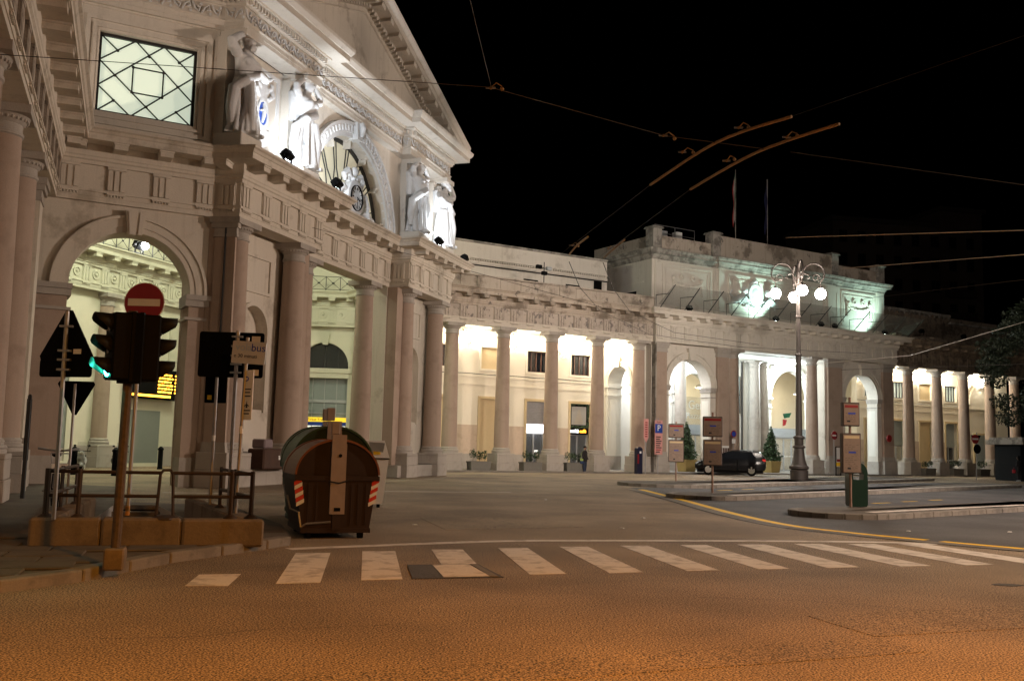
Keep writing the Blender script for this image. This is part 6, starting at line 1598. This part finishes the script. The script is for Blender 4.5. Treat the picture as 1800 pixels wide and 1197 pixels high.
for k in range(4): MB(M).box(-.92 + .22 * k, -.76 + .22 * k, -.038, -.031, 1.4 + .1 * (k % 2), 1.95).build('print_line', M_['wood_frame'], t)
MB(M).tube([(-.55, .04, 0), (-.55, .04, 1.4)], .03, 5).build('pole', M_['galv'], t)
M = at(23.1, 1.05); t = thing('no_parking_sign', 'small round no parking disc on the column above the car', 'road sign', M)
MB(M).lathe([(.26, -.01), (.26, .01)], 20, (0, 0, 0), T(.1, -.1, 3.0) @ RX(R(90))).build('sign_plate', M_['sign_red'], t)
MB(M).lathe([(.2, -.002), (.2, .002)], 20, (0, 0, 0), T(.1, -.113, 3.0) @ RX(R(90))).build('blue_disc', M_['sign_blue'], t)
MB(M).box(-.08, .28, -.11, -.10, 2.3, 2.62).build('sub_plate', M_['sign_white'], t)
MB(M).tube([(.1, -.06, .1), (.1, -.06, 3.2)], .03, 5).build('pole', M_['galv'], t)
M = at(33.1, 2.0); t = thing('no_entry_sign', 'small round no entry sign on a thin pole before the pavilion arch', 'road sign', M)
MB(M).tube([(0, .03, 0), (0, .03, 3.5)], .03, 6).build('pole', M_['galv'], t)
MB(M).lathe([(.33, -.01), (.33, .01)], 22, (0, 0, 0), T(0, -.03, 3.15) @ RX(R(90))).build('sign_plate', M_['sign_red'], t)
MB(M).box(-.26, .26, -.05, -.041, 3.09, 3.21).build('white_bar', M_['sign_white'], t)
MB(M).lathe([(.3, -.01), (.3, .01)], 18, (0, 0, 0), T(.3, .12, 3.15) @ RZ(R(60)) @ RX(R(90))).build('second_disc', M_['signback'], t)
M = at(34.0, 1.6); t = thing('notice_stand', 'yellow, red and white notice in a black frame at the pavilion', 'notice board', M)
MB(M).box(-.25, .25, -.03, .0, .7, 2.2).build('board', M_['sign_white'], t)
border(M, -.3, .3, 0.0, 2.3, .05, -.04, .02, 'notice_frame', M_['black'], t)
MB(M).box(-.25, .25, -.045, -.032, .75, 1.05).build('yellow_panel', M_['yellow'], t); MB(M).box(-.2, .2, -.045, -.032, 1.1, 1.3).build('red_panel', M_['sign_red'], t)
M = at(40.4, 1.25); t = thing('red_lantern', 'small round red disc on the last pilaster of the pavilion', 'sign', M)
MB(M).lathe([(.3, -.04), (.3, .04)], 18, (0, 0, 0), T(.25, 0, 3.1) @ RX(R(90))).build('disc', M_['sign_red'], t)
MB(M).tube([(.25, .04, 3.1), (.25, .45, 3.1)], .03, 5).build('bracket', M_['iron'], t)
# right hand sign cluster
t = thing('road_sign', 'no entry sign over a dark disc on a leaning pole by the right columns', 'road sign', T(35.6, 75.4, 0))
Ms = T(35.6, 75.4, 0) @ RZ(R(20))
MB(Ms).tube([(0, 0, 0), (.12, 0, 3.6)], .035, 6).build('pole', M_['galv'], t)
MB(Ms).prism([(-.45, 3.4), (.5, 3.4), (.06, 2.75), (-.04, 2.75), (-.42, 3.0)], -.05, -.02).build('sign_plate', M_['signback'], t)
MB(Ms).lathe([(.36, -.01), (.36, .01)], 18, (0, 0, 0), T(-.1, -.07, 3.1) @ RX(R(90))).build('red_disc', M_['sign_red'], t)
MB(Ms).box(-.38, .18, -.095, -.081, 3.04, 3.17).build('white_bar', M_['sign_white'], t)
MB(Ms).lathe([(.36, -.01), (.36, .01)], 18, (0, 0, 0), T(.08, -.06, 2.35) @ RX(R(90))).build('lower_disc', M_['signback'], t)
# kiosk
t = thing('kiosk', 'dark shuttered kiosk with a pale fascia under the tree', 'kiosk', T(41, 75, 0))
Mk = T(38.6, 74.6, 0) @ RZ(R(10))
MB(Mk).cham(0, 5, 0, 3, 0, 2.75, .03).build('kiosk_body', flat('kiosk_dark', (.006, .008, .011), .6, spec=.1), t)
MB(Mk).box(-.5, 5.6, -.9, 3.4, 2.75, 3.1).box(-.3, 5.4, -.6, 3.2, 3.1, 3.3).build('roof', M_['ledge'], t)
MB(Mk).box(-.45, 5.55, -.93, -.9, 2.74, 3.0).build('fascia', flat('kiosk_fascia', (.16, .14, .1), .6), t)
for k in range(12): MB(Mk).box(.3, 4.7, -.03, -.004, .95 + k * .14, 1.06 + k * .14).build('shutter_slat', M_['signback'], t)
MB(Mk).box(.4, .8, -.05, -.03, .5, .85).build('notice', M_['sign_white'], t)
# ------------------------------------------------------------------ people
def person(M, label, look):
    t = thing('person', label, 'person', M)
    m = MB()
    m.loft([[(cx + rx * math.cos(2 * math.pi * i / 16), cy + ry * math.sin(2 * math.pi * i / 16), z) for i in range(16)] for z, rx, ry, cx, cy in
            ((.82, .17, .13, 0, 0), (.95, .18, .14, 0, 0), (1.1, .17, .13, 0, 0), (1.28, .2, .14, 0, -.01), (1.42, .21, .12, 0, 0), (1.49, .13, .1, 0, 0), (1.53, .06, .06, 0, 0), (1.6, .055, .055, 0, -.01))])
    for s_ in (-1, 1):
        m.tube([(s_ * .09, 0, .9), (s_ * .10, -.02 * s_, .5), (s_ * .11, .02 * s_, .08)], [.1, .075, .05], 10)
        m.tube([(s_ * .11, .05, .05), (s_ * .12, -.14, .04)], [.05, .045], 8)
        m.tube([(s_ * .19, 0, 1.43), (s_ * .26, .03, 1.16), (s_ * .2, -.1, .98)], [.07, .055, .04], 9)
        m.sphere((s_ * .19, -.13, .95), (.04, .05, .05), 8, 6)
        for k in range(4): m.tube([(s_ * .19 + (k - 1.5) * .018, -.15, .94), (s_ * .19 + (k - 1.5) * .018, -.18, .88 - .01 * (k % 2))], .0095, 5)
        m.tube([(s_ * .16, -.14, .97), (s_ * .14, -.17, .92)], .01, 5)
    m.sphere((0, -.02, 1.68), (.085, .1, .115), 14, 10); m.sphere((0, -.12, 1.67), (.015, .025, .02)); m.sphere((.085, -.01, 1.68), (.015, .03, .03)); m.sphere((-.085, -.01, 1.68), (.015, .03, .03))
    mat, n, l, p = _mat('clothing'); p.inputs['Roughness'].default_value = .85
    tc = n.new('ShaderNodeTexCoord'); sx = n.new('ShaderNodeSeparateXYZ'); l.new(tc.outputs['Object'], sx.inputs[0])
    rp_ = n.new('ShaderNodeValToRGB'); rp_.color_ramp.interpolation = 'CONSTANT'
    mr = n.new('ShaderNodeMath'); mr.operation = 'DIVIDE'; mr.inputs[1].default_value = 2.0; l.new(sx.outputs[2], mr.inputs[0]); l.new(mr.outputs[0], rp_.inputs[0])
    el = rp_.color_ramp.elements; el[0].position = 0; el[0].color = (*look[0], 1); el[1].position = .055; el[1].color = (*look[1], 1)
    for pos, c in ((.42, look[2]), (.775, (.32, .19, .14))):
        e = el.new(pos); e.color = (*c, 1)
    l.new(rp_.outputs[0], p.inputs['Base Color'])
    place('body', remesh(m, 'body', mat, .014, 2), t, M)
    MB(M).lathe([(.212, .78), (.225, 1.0), (.215, 1.25), (.22, 1.38), (.15, 1.5)], 18, (0, 0, 0), S(1, .74, 1)).build('jacket', flat('jacket', look[2], .85), t, True)
    if look[3] == 'cap':
        MB(M).sphere((0, -.0, 1.745), (.105, .12, .075), 12, 8).box(-.07, .07, -.2, -.08, 1.715, 1.73).build('cap', M_['black'], t, True)
    else:
        MB(M).sphere((0, .03, 1.69), (.115, .115, .145), 12, 8).sphere((0, .08, 1.56), (.1, .07, .13), 10, 6).build('hair', M_['black'], t, True)
    for s_ in (-1, 1): MB(M).sphere((s_ * .034, -.108, 1.69), (.012, .008, .008), 6, 4).build('eye', M_['txt_black'], t)
    MB(M).box(-.025, .025, -.122, -.108, 1.615, 1.622).build('mouth', flat('lips', (.25, .1, .09), .6), t)
    return t
person(T(5.12, 66.9, .0) @ RZ(R(55)), 'man in dark jacket, jeans and cap standing at the fourth column', ((.05, .035, .02), (.02, .03, .06), (.014, .01, .01), 'cap'))
t = thing('shoulder_bag', 'green and blue shoulder bag of the man at the fourth column', 'bag', T(4.88, 66.85, .7))
MB(T(4.9, 66.8, .62)).cham(-.12, .12, -.1, .1, 0, .26, .03).build('bag_body', flat('bag_blue', (.02, .04, .12), .7), t)
MB(T(4.9, 66.8, .62)).box(-.1, .1, -.105, .08, .2, .34).tube([(-.08, 0, .3), (0, .0, .75), (.1, 0, .85)], .015, 5).build('bag_flap', flat('bag_green', (.3, .38, .08), .7), t)
person(T(37.9, 73.6, .0) @ RZ(R(-150)) @ S(1, 1, 1.04), 'person in black seen from behind beside the kiosk', ((.4, .4, .4), (.012, .012, .015), (.012, .012, .014), 'hair'))
t = thing('hand_bag', 'small red bag beside the person in black', 'bag', T(37.5, 73.6, .6))
MB(T(37.52, 73.55, .62)).cham(-.12, .12, -.08, .08, 0, .26, .03).tube([(-.08, 0, .25), (0, 0, .42), (.08, 0, .25)], .012, 5).build('bag_body', flat('bag_red', (.35, .02, .03), .6), t)
# ------------------------------------------------------------------ tree at the right edge
t = thing('street_tree', 'dark leafy street tree overhanging the kiosk', 'tree', T(35.5, 62, 0))
tb = MB(T(35.5, 62, 0)).tube([(0, 0, 0), (.1, 0, 3), (-.2, .1, 6), (-.6, 0, 9)], [.35, .28, .2, .08], 9)
for a, l_, z in ((2.9, 3.2, 4.2), (3.4, 3.8, 5.2), (2.2, 3.0, 5.8), (4.2, 3.0, 6.2), (.5, 3, 5), (1.3, 3, 6.5), (5.4, 3, 5.4)):
    tb.tube([(0, 0, z), (l_ * .5 * math.cos(a), l_ * .5 * math.sin(a), z + .9), (l_ * math.cos(a), l_ * math.sin(a), z + 1.2)], [.14, .09, .03], 6)
tb.build('trunk', M_['bark'], t, True)
r_ = random.Random(11)
lm = [leafmesh(420, 1.25, .85, .30, 40 + k, False, 'dark_leaf', .15) for k in range(4)]
cr = None
for k in range(54):
    a = r_.random() * 6.283; z = r_.uniform(3.9, 12.6); rad = 4.6 * math.sqrt(r_.random()) * (1.0 if z < 8.5 else (14 - z) / 5.5)
    tag(place('crown_clump', lm[k % 4], t, T(35.2 + rad * math.cos(a), 62 + rad * math.sin(a), z) @ RZ(a) @ S(*(r_.uniform(.7, 1.15),) * 3)), kind='stuff')
for x, y, z in ((30.6, 62.0, 6.6), (30.9, 61.5, 5.2), (31.2, 61.5, 4.2), (30.7, 62, 7.6), (31.3, 61.6, 8.6), (31.9, 61.6, 10.2)): tag(place('crown_clump', lm[0], t, T(x, y, z) @ S(.7, .7, .7)), kind='stuff')
# ------------------------------------------------------------------ overhead wires
def wire(pts, label, r=.012, mat='wire', sag=0.0, name='overhead_wire'):
    P = []
    for a, b in zip(pts[:-1], pts[1:]):
        a, b = Vector(a), Vector(b); n = 6
        for k in range(n): u = k / n; q = a.lerp(b, u); q.z -= sag * 4 * u * (1 - u); P.append(tuple(q))
    P.append(tuple(pts[-1]))
    o = MB().tube(P, r, 5).build(name, M_[mat]); tag(o, label, 'wire'); return o
wire([(-6.0, 10.95, 6), (-.35, 11.6, 6)], 'rusty span wire crossing the portico to the first clamp', 0.0048, 'wire')
wire([(-.35, 11.6, 6), (2.06, 13.3, 6), (3.62, 13.8, 6)], 'span wire from the first clamp to the guide rails', 0.0061)
wire([(-.5, 9.2, 6), (-.33, 11.6, 6)], 'thin wire rising steeply at top centre', 0.0041)
wire([(3.98, 13.9, 6), (8.2, 15.35, 6)], 'thin wire right of the guide rails in the black sky', 0.0048)
wire([(5.5, 19.6, 6), (9.9, 18.4, 6)], 'brightest wire above the right end of the attic', 0.0088, 'palewire')
wire([(7.7, 22.8, 6), (11.1, 20.55, 6)], 'second bright wire below it by the dark apartment block', 0.0088, 'palewire')
wire([(10.2, 28.5, 6.2), (13.2, 24.5, 6.2)], 'faint wire low in the dark right of the attic', 0.0068)
wire([(14.7, 47.6, 6), (17.3, 42.4, 6), (16.3, 30.8, 6)], 'wire curving up to the right in front of the right columns', 0.0150, 'palewire')
wire([(17.0, 50.5, 6), (23.6, 45, 6)], 'level wire across the tops of the right columns', 0.0109)
wire([(1.3, 22.8, 6), (1.8, 26.4, 6), (2.75, 30.8, 6), (5.2, 37, 6), (9.5, 40.7, 6), (15.2, 42, 6)], 'left trolley wire curving down towards the pavilion', 0.0095, 'wire')
wire([(2.1, 22.8, 6), (2.7, 26.4, 6), (3.7, 30.8, 6), (6.0, 36.2, 6), (10.0, 39.6, 6)], 'right trolley wire curving down towards the pavilion', 0.0095, 'wire')
wire([(1.05, 21.9, 6), (2.22, 15.86, 6)], 'dark trolley wire between the two left guide tubes', .0028, 'iron')
wire([(1.95, 22.1, 6), (2.92, 16.08, 6)], 'dark trolley wire between the two right guide tubes', .0028, 'iron')
wire([(3.56, 12.38, 6), (5.25, 9.7, 6)], 'dark trolley wire leaving the upper guide tube to the right', .0028, 'iron')
wire([(-7.0, 33.4, 9.0), (2.8, 30.8, 6.1)], 'thin span wire between the portico and the trolley wires', 0.0068, 'iron')
def guide(pts, label):
    o = MB().tube(smooth3(pts), .021, 6).build('guide_tube', M_['tubeamber'], None, True); tag(o, label, 'guide rail')
def smooth3(P, n=6):
    out = []
    for i in range(len(P) - 1):
        p0, p1, p2, p3 = [Vector(P[max(0, min(len(P) - 1, k))]) for k in (i - 1, i, i + 1, i + 2)]
        for k in range(n):
            t_ = k / n; out.append(tuple(.5 * ((2 * p1) + (p2 - p0) * t_ + (2 * p0 - 5 * p1 + 4 * p2 - p3) * t_ * t_ + (3 * p1 - p0 - 3 * p2 + p3) * t_ ** 3)))
    return out + [tuple(P[-1])]
guide([(2.22, 15.86, 6), (2.83, 13.52, 6), (3.56, 12.38, 6)], 'curved amber guide tube, upper of the large pair')
guide([(2.92, 16.08, 6), (3.5, 13.95, 6), (4.26, 12.62, 6)], 'curved amber guide tube, lower of the large pair')
guide([(1.25, 21.9, 6), (1.35, 20.9, 6), (1.52, 20.0, 6)], 'short amber guide tube at left above the colonnade attic')
guide([(2.06, 22.2, 6), (2.15, 21.3, 6), (2.3, 20.2, 6)], 'short amber guide tube at right above the colonnade attic')
def hanger(p, q, label):
    o = thing('wire_hanger', label, 'wire fitting', T(*p))
    p, q = Vector(p), Vector(q); p, q = q.lerp(p, .55), q
    MB().tube([tuple(p), tuple((p + q) / 2 + Vector((0, 0, .07))), tuple(q + Vector((0, 0, .03)))], .009, 5).sphere(tuple(p), .022, 8, 6).sphere(tuple(q), .026, 8, 6).build('clamp', M_['tubeamber'], o, True)
    MB().box(p.x - .06, p.x + .06, p.y - .012, p.y + .012, p.z - .01, p.z + .01).build('insulator', M_['galv'], o)
hanger((2.35, 14.35, 6.1), (2.62, 14.2, 6.05), 'clamp at the lower left of the upper guide tube')
hanger((2.95, 13.2, 6.1), (3.15, 13.0, 6.05), 'clamp at the middle of the upper guide tube')
hanger((3.15, 14.8, 6.1), (3.3, 14.5, 6.05), 'clamp at the lower left of the lower guide tube')
hanger((3.72, 13.6, 6.1), (3.9, 13.3, 6.05), 'clamp at the middle of the lower guide tube')
hanger((-.45, 11.6, 6.0), (-.2, 11.65, 6.0), 'spool clamp where the thin wire meets the span wire')
hanger((1.9, 13.25, 6.02), (2.2, 13.35, 5.98), 'clamp on the span wire left of the guide tubes')
hanger((1.15, 21.3, 6.1), (1.4, 21.2, 6.05), 'clamp on the short left guide tube')
hanger((2.0, 21.6, 6.1), (2.2, 21.4, 6.05), 'clamp on the short right guide tube')
